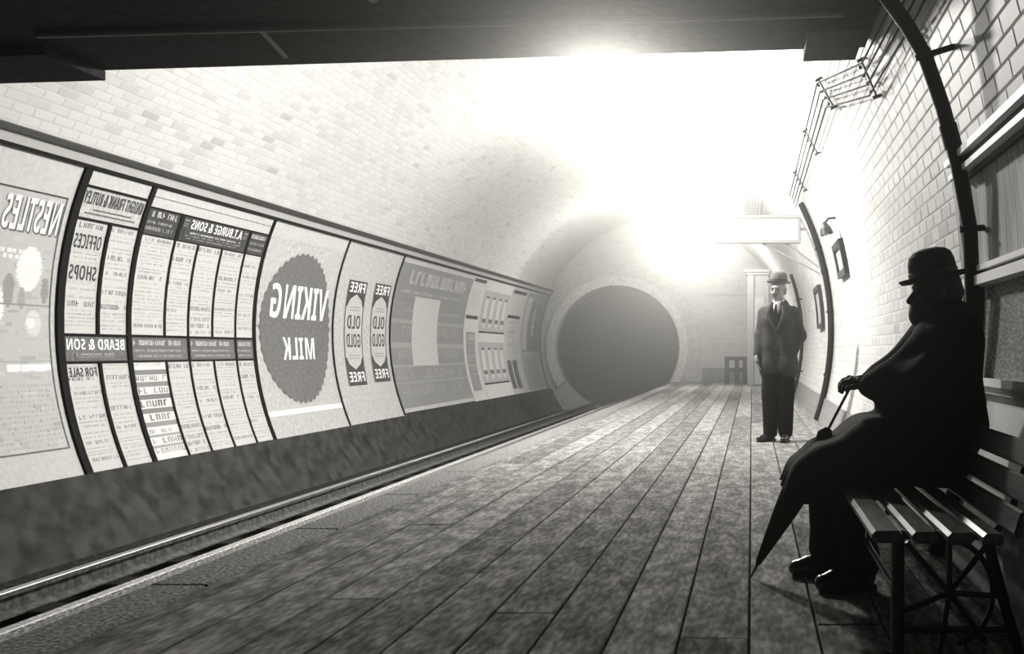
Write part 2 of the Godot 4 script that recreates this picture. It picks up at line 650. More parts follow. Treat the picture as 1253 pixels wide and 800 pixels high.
func bowler(parent: Node3D, at: Vector3, tilt: Basis, cr: float, ch: float, br: float, mt: Material) -> void:
	var h := Node3D.new()
	h.name = "hat"
	parent.add_child(h)
	h.transform = Transform3D(tilt, at)
	var m = acc()
	lathe(m, [Vector2(cr, -0.004), Vector2(cr * 1.02, ch * 0.25), Vector2(cr * 0.99, ch * 0.55), Vector2(cr * 0.9, ch * 0.78), Vector2(cr * 0.7, ch * 0.92), Vector2(cr * 0.4, ch * 0.99), Vector2(0.001, ch)], 32, Transform3D(), 0, 0.0, 1.08, 0.94)
	part(h, "crown", m, mt)
	m = acc()
	lathe(m, [Vector2(cr * 0.9, -0.004), Vector2(br * 0.92, -0.006), Vector2(br * 1.0, 0.004), Vector2(br * 1.01, 0.012), Vector2(br * 0.98, 0.012), Vector2(br * 0.92, 0.002), Vector2(cr * 0.98, 0.004)], 32, Transform3D(), 0, 0.0, 1.06, 0.94)
	part(h, "brim", m, mt)
	m = acc()
	lathe(m, [Vector2(cr * 1.01, 0.003), Vector2(cr * 1.045, 0.004), Vector2(cr * 1.045, 0.032), Vector2(cr * 1.01, 0.034)], 32, Transform3D(), 0, 0.0, 1.08, 0.94)
	part(h, "hat_band", m, M.black)

func build_seated() -> void:
	var o := Vector3(0.55, 0, -3.85)
	var p := thing("person", "person in black overcoat and hat sitting on the bench, holding a rolled umbrella", "person", o)
	var V := func(x, y, z): return Vector3(x, y, z) - Vector3(0.55, 0, 0)
	var fw := Vector3(-1, 0, 0)
	var hc: Vector3 = V.call(0.735, 1.155, 0.0)
	# body under the clothes, the head and the hands, one surface
	var m = acc()
	nets(m, [cap(V.call(0.75, 0.55, 0.0), V.call(0.77, 0.95, 0.0), 0.11, 0.12), cap(V.call(0.77, 0.95, 0.0), V.call(0.745, 1.1, 0.0), 0.07, 0.055), cap(V.call(0.77, 0.97, -0.17), V.call(0.77, 0.97, 0.17), 0.05, 0.05),
		cap(V.call(0.76, 0.95, 0.18), V.call(0.65, 0.80, 0.24), 0.045, 0.038), cap(V.call(0.65, 0.80, 0.24), V.call(0.47, 0.775, 0.07), 0.036, 0.027), cap(V.call(0.76, 0.95, -0.18), V.call(0.65, 0.80, -0.24), 0.045, 0.038), cap(V.call(0.65, 0.80, -0.24), V.call(0.47, 0.79, -0.04), 0.036, 0.027),
		cap(V.call(0.75, 0.51, 0.1), V.call(0.33, 0.51, 0.13), 0.085, 0.06), cap(V.call(0.33, 0.51, 0.13), V.call(0.43, 0.1, 0.12), 0.052, 0.038), cap(V.call(0.75, 0.51, -0.1), V.call(0.28, 0.5, -0.1), 0.085, 0.06), cap(V.call(0.28, 0.5, -0.1), V.call(0.31, 0.1, -0.1), 0.052, 0.038)], 0.016, 0.04)
	nets(m, head_prims(hc, fw) + [cap(V.call(0.745, 1.06, 0.0), hc, 0.055, 0.06)], 0.006, 0.015)
	nets(m, hand_prims(V.call(0.475, 0.775, 0.07), Vector3(-0.75, 0.32, -0.6), Vector3(-0.2, -1.0, 0.0), 1.0, 0.5), 0.004, 0.006)
	nets(m, hand_prims(V.call(0.475, 0.79, -0.045), Vector3(-0.75, 0.22, 0.55), Vector3(-0.2, -1.0, 0.0), -1.0, 0.5), 0.004, 0.006)
	part(p, "body", m, M.glove)
	eyes(p, hc, fw)
	figure(p, "beard", [ell(hc + fw * 0.065 + Vector3(0, -0.085, 0), Vector3(0.045, 0.055, 0.06)), ell(hc + fw * 0.03 + Vector3(0, -0.055, 0), Vector3(0.05, 0.055, 0.07)), cap(hc + fw * 0.085 + Vector3(0, -0.05, 0.03), hc + fw * 0.085 + Vector3(0, -0.05, -0.03), 0.014, 0.014)], 0.008, 0.02, M.hair)
	figure(p, "hair", [ell(hc - fw * 0.035 + Vector3(0, 0.005, 0), Vector3(0.075, 0.075, 0.08)), cap(hc - fw * 0.07 + Vector3(0, -0.06, 0.02), hc - fw * 0.07 + Vector3(0, -0.06, -0.02), 0.035, 0.035)], 0.009, 0.02, M.hair)
	# the overcoat: trunk, collar, sleeves, and the skirt spread over the knees
	var c := []
	for z in [-0.08, 0.08]:
		c.append(cap(V.call(0.745, 0.55, z), V.call(0.765, 0.72, z), 0.125, 0.12))
		c.append(cap(V.call(0.775, 0.72, z), V.call(0.765, 0.92, z), 0.125, 0.125))
		c.append(cap(V.call(0.765, 0.92, z), V.call(0.76, 1.0, z * 0.7), 0.12, 0.075))
	c.append(cap(V.call(0.79, 0.985, -0.17), V.call(0.79, 0.985, 0.17), 0.075, 0.075))
	c.append(cap(V.call(0.79, 1.0, -0.05), V.call(0.79, 1.0, 0.05), 0.09, 0.09))
	c.append(cap(V.call(0.815, 1.04, -0.03), V.call(0.815, 1.04, 0.03), 0.068, 0.068))
	c.append(cap(V.call(0.75, 1.035, -0.045), V.call(0.75, 1.035, 0.045), 0.052, 0.052))
	c.append(cap(V.call(0.845, 0.62, -0.1), V.call(0.845, 0.62, 0.1), 0.07, 0.07))
	for g in [-1.0, 1.0]:
		var wx: float = 0.07 if g > 0 else -0.045
		c.append(cap(V.call(0.78, 0.97, g * 0.18), V.call(0.65, 0.80, g * 0.24), 0.08, 0.072))
		c.append(cap(V.call(0.7, 0.93, g * 0.1), V.call(0.545, 0.82, g * 0.09), 0.085, 0.06))
		c.append(cap(V.call(0.64, 0.76, g * 0.1), V.call(0.6, 0.63, g * 0.12), 0.12, 0.1))
		c.append(cap(V.call(0.65, 0.80, g * 0.24), V.call(0.475, 0.785, wx), 0.07, 0.05))
	for z in [-0.2, -0.12, -0.04, 0.04, 0.12, 0.2, 0.25]:
		var sw: float = 0.008 * sin(z * 40.0)
		c.append(cap(V.call(0.72, 0.53, z * 0.85), V.call(0.46, 0.565, z), 0.1, 0.075))
		c.append(cap(V.call(0.46, 0.565, z), V.call(0.285 + sw, 0.492, z), 0.072, 0.05))
		c.append(cap(V.call(0.285 + sw, 0.492, z), V.call(0.2 + sw, 0.437, z * 1.02), 0.05, 0.034))
		c.append(cap(V.call(0.2 + sw, 0.437, z * 1.02), V.call(0.132 + sw, 0.382, z * 1.04), 0.032, 0.010))
	for x in [0.2, 0.26, 0.33, 0.4, 0.47, 0.56, 0.66]:  # the near side of the skirt hangs over the knee and the seat's edge
		c.append(cap(V.call(x + 0.03, 0.47, 0.24), V.call(x, 0.385 if x < 0.5 else 0.45, 0.25), 0.05, 0.02))
	figure(p, "overcoat", c, 0.012, 0.07, M.coat)
	# trousers
	for g in [[0.33, 0.41, 0.13, 0.12], [0.285, 0.30, -0.1, -0.1]]:
		figure(p, "trouser_leg", [cap(V.call(0.62, 0.5, g[2]), V.call(g[0] + 0.02, 0.495, g[2]), 0.085, 0.08), cap(V.call(g[0] + 0.02, 0.495, g[2]), V.call(g[1] + 0.01, 0.12, g[3]), 0.082, 0.07), cap(V.call(g[1] + 0.01, 0.12, g[3]), V.call(g[1] + 0.015, 0.1, g[3]), 0.07, 0.066)], 0.012, 0.03, M.coat)
	shoe(p, V.call(0.46, 0.0, 0.12), V.call(0.235, 0.0, 0.15), M.shoe)
	shoe(p, V.call(0.375, 0.0, -0.1), V.call(0.145, 0.0, -0.11), M.shoe)
	bowler(p, V.call(0.727, 1.212, 0.0), Basis(Vector3(0, 0, 1), deg_to_rad(11.0)), 0.088, 0.122, 0.132, M.felt)

func build_standing() -> void:
	var p := thing("person", "person in bowler hat, dark jacket and trousers standing on the platform beneath the white sign", "person", Vector3(0.275, 0, -9.87))
	p.rotation.y = deg_to_rad(-14.0)
	var fw := Vector3(-0.22, 0, 1).normalized()
	var hc := Vector3(0.0, 1.545, 0.02)
	var m = acc()
	nets(m, [cap(Vector3(0, 0.9, -0.01), Vector3(0, 1.22, -0.015), 0.075, 0.075), cap(Vector3(0, 1.22, -0.015), Vector3(0, 1.47, 0.01), 0.06, 0.05), cap(Vector3(-0.14, 1.3, -0.01), Vector3(0.14, 1.3, -0.01), 0.04, 0.04),
		cap(Vector3(-0.15, 1.29, 0), Vector3(-0.19, 1.08, 0), 0.042, 0.036), cap(Vector3(-0.19, 1.08, 0), Vector3(-0.205, 0.88, 0.06), 0.035, 0.027), cap(Vector3(0.15, 1.29, 0), Vector3(0.22, 1.08, -0.03), 0.042, 0.036), cap(Vector3(0.22, 1.08, -0.03), Vector3(0.13, 0.9, 0.03), 0.035, 0.027),
		cap(Vector3(-0.085, 0.88, 0), Vector3(-0.085, 0.48, 0.01), 0.08, 0.055), cap(Vector3(-0.085, 0.48, 0.01), Vector3(-0.085, 0.09, 0), 0.05, 0.038), cap(Vector3(0.08, 0.88, 0), Vector3(0.075, 0.48, 0.01), 0.08, 0.055), cap(Vector3(0.075, 0.48, 0.01), Vector3(0.07, 0.09, 0), 0.05, 0.038)], 0.016, 0.04)
	nets(m, head_prims(hc, fw) + [cap(Vector3(0, 1.42, 0.0), hc, 0.05, 0.055)], 0.006, 0.015)
	nets(m, hand_prims(Vector3(-0.205, 0.895, 0.055), Vector3(0.0, -1.0, 0.12), Vector3(0.9, 0, 0.35), 1.0, 0.3), 0.005, 0.006)
	nets(m, hand_prims(Vector3(0.13, 0.9, 0.03), Vector3(-0.35, -0.9, 0.1), Vector3(-0.9, 0.2, 0.0), -1.0, 0.35), 0.005, 0.006)
	part(p, "body", m, M.skin)
	eyes(p, hc, fw)
	figure(p, "moustache", [cap(hc + fw * 0.088 + Vector3(0.03, -0.05, 0), hc + fw * 0.092 + Vector3(0, -0.045, 0), 0.006, 0.009), cap(hc + fw * 0.088 + Vector3(-0.03, -0.05, 0.0), hc + fw * 0.092 + Vector3(0, -0.045, 0), 0.006, 0.009)], 0.006, 0.006, M.hair)
	figure(p, "hair", [ell(hc - fw * 0.03 + Vector3(0, 0.005, 0), Vector3(0.076, 0.07, 0.075))], 0.009, 0.02, M.hair)
	var c := []
	for x in [-0.075, 0.075]:
		c.append(cap(Vector3(x * 1.1, 0.77, 0.0), Vector3(x, 1.0, 0.0), 0.112, 0.105))
		c.append(cap(Vector3(x, 1.0, 0.0), Vector3(x, 1.24, 0.0), 0.105, 0.112))
		c.append(cap(Vector3(x * 1.25, 0.72, 0.0), Vector3(x * 1.2, 0.80, 0.0), 0.105, 0.108))
		c.append(cap(Vector3(x, 1.24, 0.0), Vector3(x * 0.6, 1.36, -0.01), 0.11, 0.07))
	c.append(cap(Vector3(-0.14, 1.315, -0.01), Vector3(0.14, 1.315, -0.01), 0.066, 0.066))
	c.append(cap(Vector3(-0.04, 1.405, -0.03), Vector3(0.04, 1.405, -0.03), 0.05, 0.05))
	c.append(cap(Vector3(-0.155, 1.305, 0), Vector3(-0.19, 1.08, 0), 0.064, 0.056))
	c.append(cap(Vector3(-0.19, 1.08, 0), Vector3(-0.205, 0.9, 0.05), 0.06, 0.048))
	c.append(cap(Vector3(0.155, 1.305, 0), Vector3(0.22, 1.08, -0.03), 0.068, 0.06))
	c.append(cap(Vector3(0.22, 1.08, -0.03), Vector3(0.15, 0.9, 0.05), 0.058, 0.05))
	var jk := figure(p, "jacket", c, 0.012, 0.035, M.jacket)
	for g in [-1.0, 1.0]:  # lapels
		var lm = acc()
		var top := Vector3(g * 0.05, 1.42, 0.062)
		var mid := Vector3(g * 0.085, 1.3, 0.118)
		var low := Vector3(g * 0.004, 1.12, 0.128)
		tube(lm, [top, (top + mid) * 0.5 + Vector3(0, 0, 0.012), mid, (mid + low) * 0.5 + Vector3(0, 0, 0.004), low], [0.016, 0.022, 0.024, 0.016, 0.006], 8)
		part(jk, "lapel", lm, M.jacket)
	for k in 3:
		var bm = acc()
		sphere(bm, Vector3(0.0, 1.07 - k * 0.11, 0.112), Vector3(0.011, 0.011, 0.006), 10, 6)
		part(jk, "button", bm, M.black)
	figure(p, "shirt_front", [ell(Vector3(-0.005, 1.37, 0.07), Vector3(0.036, 0.07, 0.045)), cap(Vector3(-0.045, 1.43, 0.0), Vector3(-0.01, 1.42, 0.062), 0.02, 0.018), cap(Vector3(0.045, 1.43, 0.0), Vector3(0.0, 1.42, 0.062), 0.02, 0.018)], 0.008, 0.015, M.linen)
	var tm = acc()
	tube(tm, [Vector3(-0.005, 1.415, 0.085), Vector3(-0.006, 1.37, 0.118), Vector3(-0.006, 1.27, 0.124), Vector3(-0.004, 1.17, 0.115)], [0.014, 0.012, 0.02, 0.012], 8)
	part(p, "necktie", tm, M.coat)
	figure(p, "trousers", [cap(Vector3(-0.07, 0.84, 0), Vector3(-0.087, 0.46, 0.01), 0.105, 0.088), cap(Vector3(-0.087, 0.46, 0.01), Vector3(-0.087, 0.1, 0.0), 0.086, 0.074), cap(Vector3(0.07, 0.84, 0), Vector3(0.076, 0.46, 0.01), 0.105, 0.088), cap(Vector3(0.076, 0.46, 0.01), Vector3(0.072, 0.1, 0.0), 0.086, 0.074)], 0.013, 0.012, M.coat)
	shoe(p, Vector3(-0.075, 0.0, -0.05), Vector3(-0.19, 0.0, 0.16), M.shoe)
	shoe(p, Vector3(0.07, 0.0, -0.06), Vector3(0.085, 0.0, 0.2), M.shoe)
	bowler(p, Vector3(0.0, 1.625, 0.005), Basis(Vector3(0, 0, 1), deg_to_rad(-3.0)), 0.083, 0.115, 0.118, M.grey_felt)

# ------------------------------------------------------------------ bricks
func brick_mesh(l: float, h: float, d: float) -> ArrayMesh:
	var m = acc()
	var e := 0.005
	var b := [Vector3(-l / 2, -h / 2, 0), Vector3(l / 2, -h / 2, 0), Vector3(l / 2, h / 2, 0), Vector3(-l / 2, h / 2, 0)]
	var f := [Vector3(-l / 2 + e, -h / 2 + e, d), Vector3(l / 2 - e, -h / 2 + e, d), Vector3(l / 2 - e, h / 2 - e, d), Vector3(-l / 2 + e, h / 2 - e, d)]
	quad(m, f[0], f[1], f[2], f[3])
	for k in 4:
		var j := (k + 1) % 4
		quad(m, b[k], b[j], f[j], f[k])
	quad(m, b[3], b[2], b[1], b[0])
	return mesh_of(m)

func seen_at(p: Vector3) -> Vector2:  # where the photograph's lens puts a point; picks out the bricks that show largest
	return Vector2(920.0 + 1180.0 * p.x / -p.z, 430.0 - 1180.0 * (p.y - 0.92) / -p.z)

func lay_bricks(parent: Node3D, places: Array, top_limit: float, singles: int) -> void:
	# places: Transform3D of every brick; the largest in view become parts of their own, the rest one joined part
	var br := brick_mesh(0.230, 0.078, 0.003)
	var rank := []
	for k in places.size():
		var t: Transform3D = places[k]
		var a := 0.0
		if t.origin.z < -2.0:
			var q := [seen_at(t * Vector3(-0.114, -0.037, 0)), seen_at(t * Vector3(0.114, -0.037, 0)), seen_at(t * Vector3(0.114, 0.037, 0)), seen_at(t * Vector3(-0.114, 0.037, 0))]
			var c: Vector2 = (q[0] + q[2]) * 0.5
			if c.x > 4 and c.x < 1249 and c.y > top_limit and c.y < 796:
				a = absf((q[2] - q[0]).cross(q[3] - q[1])) * 0.5
		if a > 0.0:
			rank.append([a, k])
	rank.sort_custom(func(x, y): return x[0] > y[0] or (x[0] == y[0] and x[1] < y[1]))
	var single := {}
	for j in mini(singles, rank.size()):
		single[rank[j][1]] = true
	var mm := MultiMesh.new()
	mm.transform_format = MultiMesh.TRANSFORM_3D
	mm.use_colors = true
	mm.mesh = br
	mm.instance_count = places.size() - single.size()
	var n := 0
	for k in places.size():
		var r := rng.randf()
		var t: Transform3D = places[k]
		t.basis = t.basis * Basis.from_euler(Vector3(rng.randf_range(-0.008, 0.008), rng.randf_range(-0.006, 0.006), rng.randf_range(-0.006, 0.006)))
		if single.has(k):
			var v := 0 if r < 0.4 else 1 if r < 0.7 else 2 if r < 0.86 else 3 if r < 0.96 else 4
			var o := part(parent, "brick", br, M.bricks[v])
			o.transform = t
		else:
			mm.set_instance_transform(n, t)
			var g: float = 0.48 - 0.07 * r * r - (0.08 if rng.randf() < 0.04 else 0.0)
			mm.set_instance_color(n, Color(g, g * 0.997, g * 0.982))
			n += 1
	var mi := MultiMeshInstance3D.new()
	mi.multimesh = mm
	mi.material_override = M.brick_many
	mi.name = "brickwork"
	mi.set_meta("kind", "stuff")
	parent.add_child(mi)

func lining_bricks(t0: float, t1: float, s0: float, s1: float) -> Array:
	var out := []
	var dp := 0.084 / R
	var rows := int((t1 - t0) / dp)
	for j in rows:
		var th := t1 - (j + 0.5) * dp
		var s := s0 + (0.12 if j % 2 else 0.0)
		var n := Vector3(-cos(th), -sin(th), 0)
		var b := Basis(Vector3(0, 0, 1), Vector3(-sin(th), cos(th), 0), n)
		while s < s1 - 0.12:
			out.append(Transform3D(b, lining(s + 0.117, th, -0.001)))
			s += 0.236
	return out

func settle(o: Node3D, at: Vector3) -> void:  # puts a thing's own origin at its base
	for c in o.get_children():
		c.position -= at
	o.position = at

# ------------------------------------------------------------------ the scene
func make_materials() -> void:
	M.black = mat(0.012, 0.6)
	M.mortar = stained(0.40, 0.47, 0.9, 11, Vector3.ONE * 0.6)
	M.bricks = []
	for v in [0.48, 0.465, 0.44, 0.40, 0.34]:
		M.bricks.append(mat(v, 0.55, 0.3))
	M.brick_many = mat(1.0, 0.55, 0.3)
	M.brick_many.albedo_color = Color.WHITE
	M.brick_many.vertex_color_use_as_albedo = true
	M.concrete = stained(0.022, 0.058, 0.9, 21, Vector3(0.5, 0.5, 0.4), 0.016, 7, 0.05)
	M.bed = stained(0.012, 0.04, 0.95, 23, Vector3.ONE, 0.03, 4, 1.0)
	M.under = mat(0.03, 0.9)
	M.boards = []
	for k in 5:
		var b := stained([0.13, 0.18, 0.10, 0.20, 0.15][k], [0.27, 0.34, 0.23, 0.37, 0.30][k], 0.82, 31 + k, Vector3(2.0, 1.0, 0.55), 0.03, 6, 0.02)
		b.metallic_specular = 0.0
		b.uv1_offset = Vector3(k * 0.37, 0, k * 0.21)
		b.detail_enabled = true
		b.detail_blend_mode = BaseMaterial3D.BLEND_MODE_MUL
		b.detail_albedo = noise_tex(61, 0.014, 0.55, 1.0, 6, 0.28, 0.7)
		b.detail_uv_layer = BaseMaterial3D.DETAIL_UV_2
		b.uv2_triplanar = true
		b.uv2_world_triplanar = true
		b.uv2_scale = Vector3(0.9, 1.0, 0.4)
		M.boards.append(b)
	M.nosing = []
	for k in 3:
		M.nosing.append(stained(0.07, 0.28, 0.85, 41 + k, Vector3(1.5, 1, 1.2), 0.06, 5, 0.02))
	M.dado = stained(0.16, 0.26, 0.6, 47, Vector3.ONE, 0.02)
	M.dark_paint = mat(0.022, 0.5)
	M.pipe = mat(0.016, 0.6, 0.3)
	M.steel = mat(0.55, 0.28, 0.5, 1.0)
	M.rusty = stained(0.05, 0.14, 0.8, 51, Vector3.ONE * 2.0)
	M.conductor = stained(0.16, 0.62, 0.5, 53, Vector3(4, 4, 1.2), 0.03, 4)
	M.conductor.metallic_specular = 0.5
	M.timber = mat(0.02, 0.9, 0.05)
	M.deck = stained(0.008, 0.02, 0.8, 55, Vector3.ONE, 0.02)
	M.deck_pipe = mat(0.10, 0.6)
	M.moulding = mat(0.34, 0.6)
	M.white_paint = mat(0.78, 0.45)
	M.cream = mat(0.6, 0.55)
	M.kiosk = mat(0.26, 0.6)
	M.ring = stained(0.46, 0.62, 0.75, 57, Vector3.ONE * 0.5, 0.02)
	M.ring_outer = stained(0.36, 0.50, 0.75, 58, Vector3.ONE * 0.5, 0.02)
	M.tunnel = stained(0.05, 0.12, 0.8, 59, Vector3.ONE * 0.4, 0.02)
	M.paper = stained(0.42, 0.49, 0.75, 71, Vector3.ONE * 1.2, 0.02)
	M.paper_grey = stained(0.36, 0.48, 0.75, 72, Vector3.ONE * 1.2, 0.02)
	M.ink = mat(0.03, 0.7)
	M.ink_grey = stained(0.11, 0.17, 0.7, 73, Vector3.ONE * 1.5, 0.02)
	M.letter_white = mat(0.78, 0.7)
	M.letter_grey = mat(0.3, 0.7)
	M.batten = mat(0.010, 0.85, 0.2)
	M.coat = mat(0.005, 0.9, 0.15)
	M.jacket = mat(0.03, 0.85, 0.3)
	M.felt = mat(0.006, 0.8, 0.35)
	M.grey_felt = mat(0.09, 0.85)
	M.shoe = mat(0.012, 0.22)
	M.glove = mat(0.02, 0.7)
	M.skin = mat(0.2, 0.6)
	M.linen = mat(0.8, 0.7)
	M.hair = mat(0.02, 0.8)
	M.slat = stained(0.05, 0.11, 0.3, 81, Vector3(4, 4, 0.6), 0.02)
	M.slat.metallic_specular = 0.5
	M.iron = mat(0.014, 0.4)
	M.opal = mat(0.9, 0.4)
	M.opal.emission_enabled = true
	M.opal.emission = Color(1, 0.99, 0.96)
	M.opal.emission_energy_multiplier = 4.0

func globe_lamp(x: float, y: float, s: float, energy: float, label: String) -> void:
	var o := thing("globe_lamp", label, "lamp", Vector3(x, y, -s), "opal globe lamps under the vault")
	var m = acc()
	sphere(m, Vector3.ZERO, Vector3(0.17, 0.17, 0.17), 28, 18)
	part(o, "globe", m, M.opal)
	m = acc()
	lathe(m, [Vector2(0.11, 0.135), Vector2(0.115, 0.16), Vector2(0.07, 0.185), Vector2(0.025, 0.21), Vector2(0.02, 0.25)], 24)
	part(o, "gallery", m, M.white_paint)
	m = acc()
	lathe(m, [Vector2(0.36, 0.14), Vector2(0.365, 0.15), Vector2(0.24, 0.20), Vector2(0.06, 0.235), Vector2(0.02, 0.24)], 32)
	lathe(m, [Vector2(0.02, 0.225), Vector2(0.06, 0.222), Vector2(0.235, 0.19), Vector2(0.36, 0.14)], 32)
	part(o, "reflector_shade", m, M.white_paint)
	var top := CY + sqrt(R * R - (x - CX) * (x - CX)) - y
	m = acc()
	tube(m, [Vector3(0, 0.2, 0), Vector3(0, top + 0.02, 0)], 0.011, 10)
	part(o, "rod", m, M.white_paint)
	m = acc()
	lathe(m, [Vector2(0.02, top - 0.06), Vector2(0.06, top - 0.04), Vector2(0.075, top + 0.02)], 20)
	part(o, "ceiling_rose", m, M.white_paint)
	var l := OmniLight3D.new()
	l.name = "globe_light"
	o.add_child(l)
	l.light_energy = energy
	l.light_color = Color(1, 0.99, 0.965)
	l.light_size = 0.16
	l.omni_range = 60.0
	l.omni_attenuation = 2.0
	l.shadow_enabled = true

func build_shell() -> void:
	var m
	# vault
	var ceiling := struct("ceiling", "arched vault of white glazed brick")
	m = acc()
	slab(m, -6.0, S_END, 0.698, TH_TRIM, -0.3, 0.0, 48)
	part(ceiling, "mortar_bed", m, M.mortar)
	lay_bricks(ceiling, lining_bricks(0.698, TH_TRIM - 0.2 / R, 3.0, S_END), 78.0, 300)
	var wr := struct("wall_right", "curved platform wall of white glazed brick")
	m = acc()
	slab(m, -6.0, S_END, th_right_y(-0.35), 0.698, -0.3, 0.0, 24)
	part(wr, "mortar_bed", m, M.mortar)
	lay_bricks(wr, lining_bricks(th_right_y(0.3), 0.698, 1.0, S_END), 0.0, 300)
	var wl := struct("wall_left", "curved wall behind the posters across the track")
	m = acc()
	slab(m, -6.0, S_END, TH_TRIM, th_left_y(-1.0), -0.3, 0.0, 20)
	part(wl, "backing_wall", m, M.concrete)
	m = acc()
	slab(m, -6.0, S_END, th_left_y(-0.23), th_left_y(-1.0), -0.01, 0.07, 6)
	part(wl, "concrete_footing", m, M.concrete)
	# end wall with the running tunnel's mouth
	var we := struct("wall_end", "white brick end wall around the tunnel mouth")
	var pc := Vector2(-4.08, 1.04)
	m = acc()
	var n := 72
	for k in n:
		var q := []
		for e in [k, k + 1]:
			var g = TAU * e / n
			var d := Vector2(cos(g), sin(g))
			var rel := pc - Vector2(CX, CY)
			var bq := rel.dot(d)
			var far := -bq + sqrt(bq * bq - rel.length_squared() + (R + 0.1) * (R + 0.1))
			q.append(pc + d * 1.89)
			q.append(pc + d * far)
		for zz in [S_END + 0.001, S_END + 0.3]:
			var pts := [Vector3(q[0].x, q[0].y, -zz), Vector3(q[1].x, q[1].y, -zz), Vector3(q[3].x, q[3].y, -zz), Vector3(q[2].x, q[2].y, -zz)]
			if zz > S_END + 0.1:
				pts.reverse()
			quad(m, pts[0], pts[1], pts[2], pts[3])
		quad(m, Vector3(q[0].x, q[0].y, -S_END), Vector3(q[2].x, q[2].y, -S_END), Vector3(q[2].x, q[2].y, -S_END - 0.3), Vector3(q[0].x, q[0].y, -S_END - 0.3))
	part(we, "mortar_bed", m, M.mortar)
	var places := []
	var y := 0.04
	var row := 0
	while y < 4.9:
		var x := -6.4 + (0.118 if row % 2 else 0.0)
		while x < 1.1:
			var p := Vector2(x, y)
			if p.distance_to(Vector2(CX, CY)) < R - 0.1 and p.distance_to(pc) > 2.4:
				places.append(Transform3D(Basis(), Vector3(x, y, -S_END)))
			x += 0.236
		y += 0.084
		row += 1
	lay_bricks(we, places, 0.0, 0)
	# two rings of stone round the mouth
	for r in [[1.89, 2.16, 0.14, "arch_ring", M.ring], [2.16, 2.56, 0.07, "outer_arch_ring", M.ring_outer]]:
		m = acc()
		var seg := 40
		for k in seg:
			var q := []
			for e in [k, k + 1]:
				var g := lerpf(deg_to_rad(-33.0), deg_to_rad(213.0), float(e) / seg)
				var d := Vector2(cos(g), sin(g))
				for rr in [r[0], r[1]]:
					var p: Vector2 = pc + d * rr
					var rel := p - Vector2(CX, CY)
					if rel.length() > R - 0.012:
						p = Vector2(CX, CY) + rel.normalized() * (R - 0.012)
					q.append(p)
			var z0: float = -S_END
			var z1: float = -S_END + r[2]
			quad(m, Vector3(q[0].x, q[0].y, z1), Vector3(q[1].x, q[1].y, z1), Vector3(q[3].x, q[3].y, z1), Vector3(q[2].x, q[2].y, z1))
			quad(m, Vector3(q[0].x, q[0].y, z0 - 0.25), Vector3(q[0].x, q[0].y, z1), Vector3(q[2].x, q[2].y, z1), Vector3(q[2].x, q[2].y, z0 - 0.25))
			quad(m, Vector3(q[1].x, q[1].y, z1), Vector3(q[1].x, q[1].y, z0), Vector3(q[3].x, q[3].y, z0), Vector3(q[3].x, q[3].y, z1))
		part(we, r[3], m, r[4])
	# string course and skirting on the end wall
	m = acc()
	box(m, Vector3(-1.42, 2.62, -S_END - 0.02), Vector3(0.62, 2.70, -S_END + 0.05), 0.01)
	part(we, "string_course", m, M.moulding)
	var be := struct("baseboard_end", "dark skirting of the end wall")
	m = acc()
	box(m, Vector3(-1.52, 0.0, -S_END - 0.02), Vector3(0.9, 0.42, -S_END + 0.035), 0.01)
	part(be, "skirting", m, M.dado)
	# running tunnel beyond
	var tn := struct("wall_tunnel", "dark cast iron running tunnel beyond the mouth")
	m = acc()
	for ring in 30:
		var a := S_END + 0.26 + ring * 0.9
		for w in [[a, a + 0.12, 1.80], [a + 0.12, a + 0.9, 1.89]]:
			for k in 40:
				var g0 := TAU * k / 40
				var g1 := TAU * (k + 1) / 40
				var n0 := -Vector3(cos(g0), sin(g0), 0)
				var n1 := -Vector3(cos(g1), sin(g1), 0)
				var c := Vector3(pc.x, pc.y, 0)
				quad_n(m, [c - n0 * w[2] + Vector3(0, 0, -w[0]), c - n1 * w[2] + Vector3(0, 0, -w[0]), c - n1 * w[2] + Vector3(0, 0, -w[1]), c - n0 * w[2] + Vector3(0, 0, -w[1])], [n0, n1, n1, n0])
				if w[2] < 1.85:
					quad(m, c - n0 * 1.8 + Vector3(0, 0, -w[0]), c - n0 * 1.95 + Vector3(0, 0, -w[0]), c - n1 * 1.95 + Vector3(0, 0, -w[0]), c - n1 * 1.8 + Vector3(0, 0, -w[0]))
	part(tn, "iron_lining", m, M.tunnel)
	m = acc()
	box(m, Vector3(-6.2, -1.1, -56.8), Vector3(-2.0, 3.2, -56.4))
	part(tn, "far_bulkhead", m, M.tunnel)
	var wb := struct("wall_back", "wall closing the station behind the camera")
	m = acc()
	box(m, Vector3(-6.9, -1.3, 6.0), Vector3(1.6, 5.3, 6.3))
	part(wb, "wall_face", m, M.under)
	# cornice over the posters
	var tr := struct("trim_1", "painted cornice running above the posters")
	for c in [[-0.035, 0.0, 0.05, M.batten, "bead"], [-0.135, -0.035, 0.04, M.moulding, "fascia"], [-0.185, -0.135, 0.075, M.dark_paint, "ledge"]]:
		m = acc()
		slab(m, 3.0, S_END, th_left(c[0]), th_left(c[1]), -0.005, c[2], 1)
		part(tr, c[4], m, c[3])
	var br := struct("baseboard_right", "grey dado along the foot of the platform wall")
	m = acc()
	slab(m, 0.5, S_END, th_right_y(0.0), th_right_y(0.3), -0.01, 0.025, 3)
	part(br, "dado", m, M.dado)

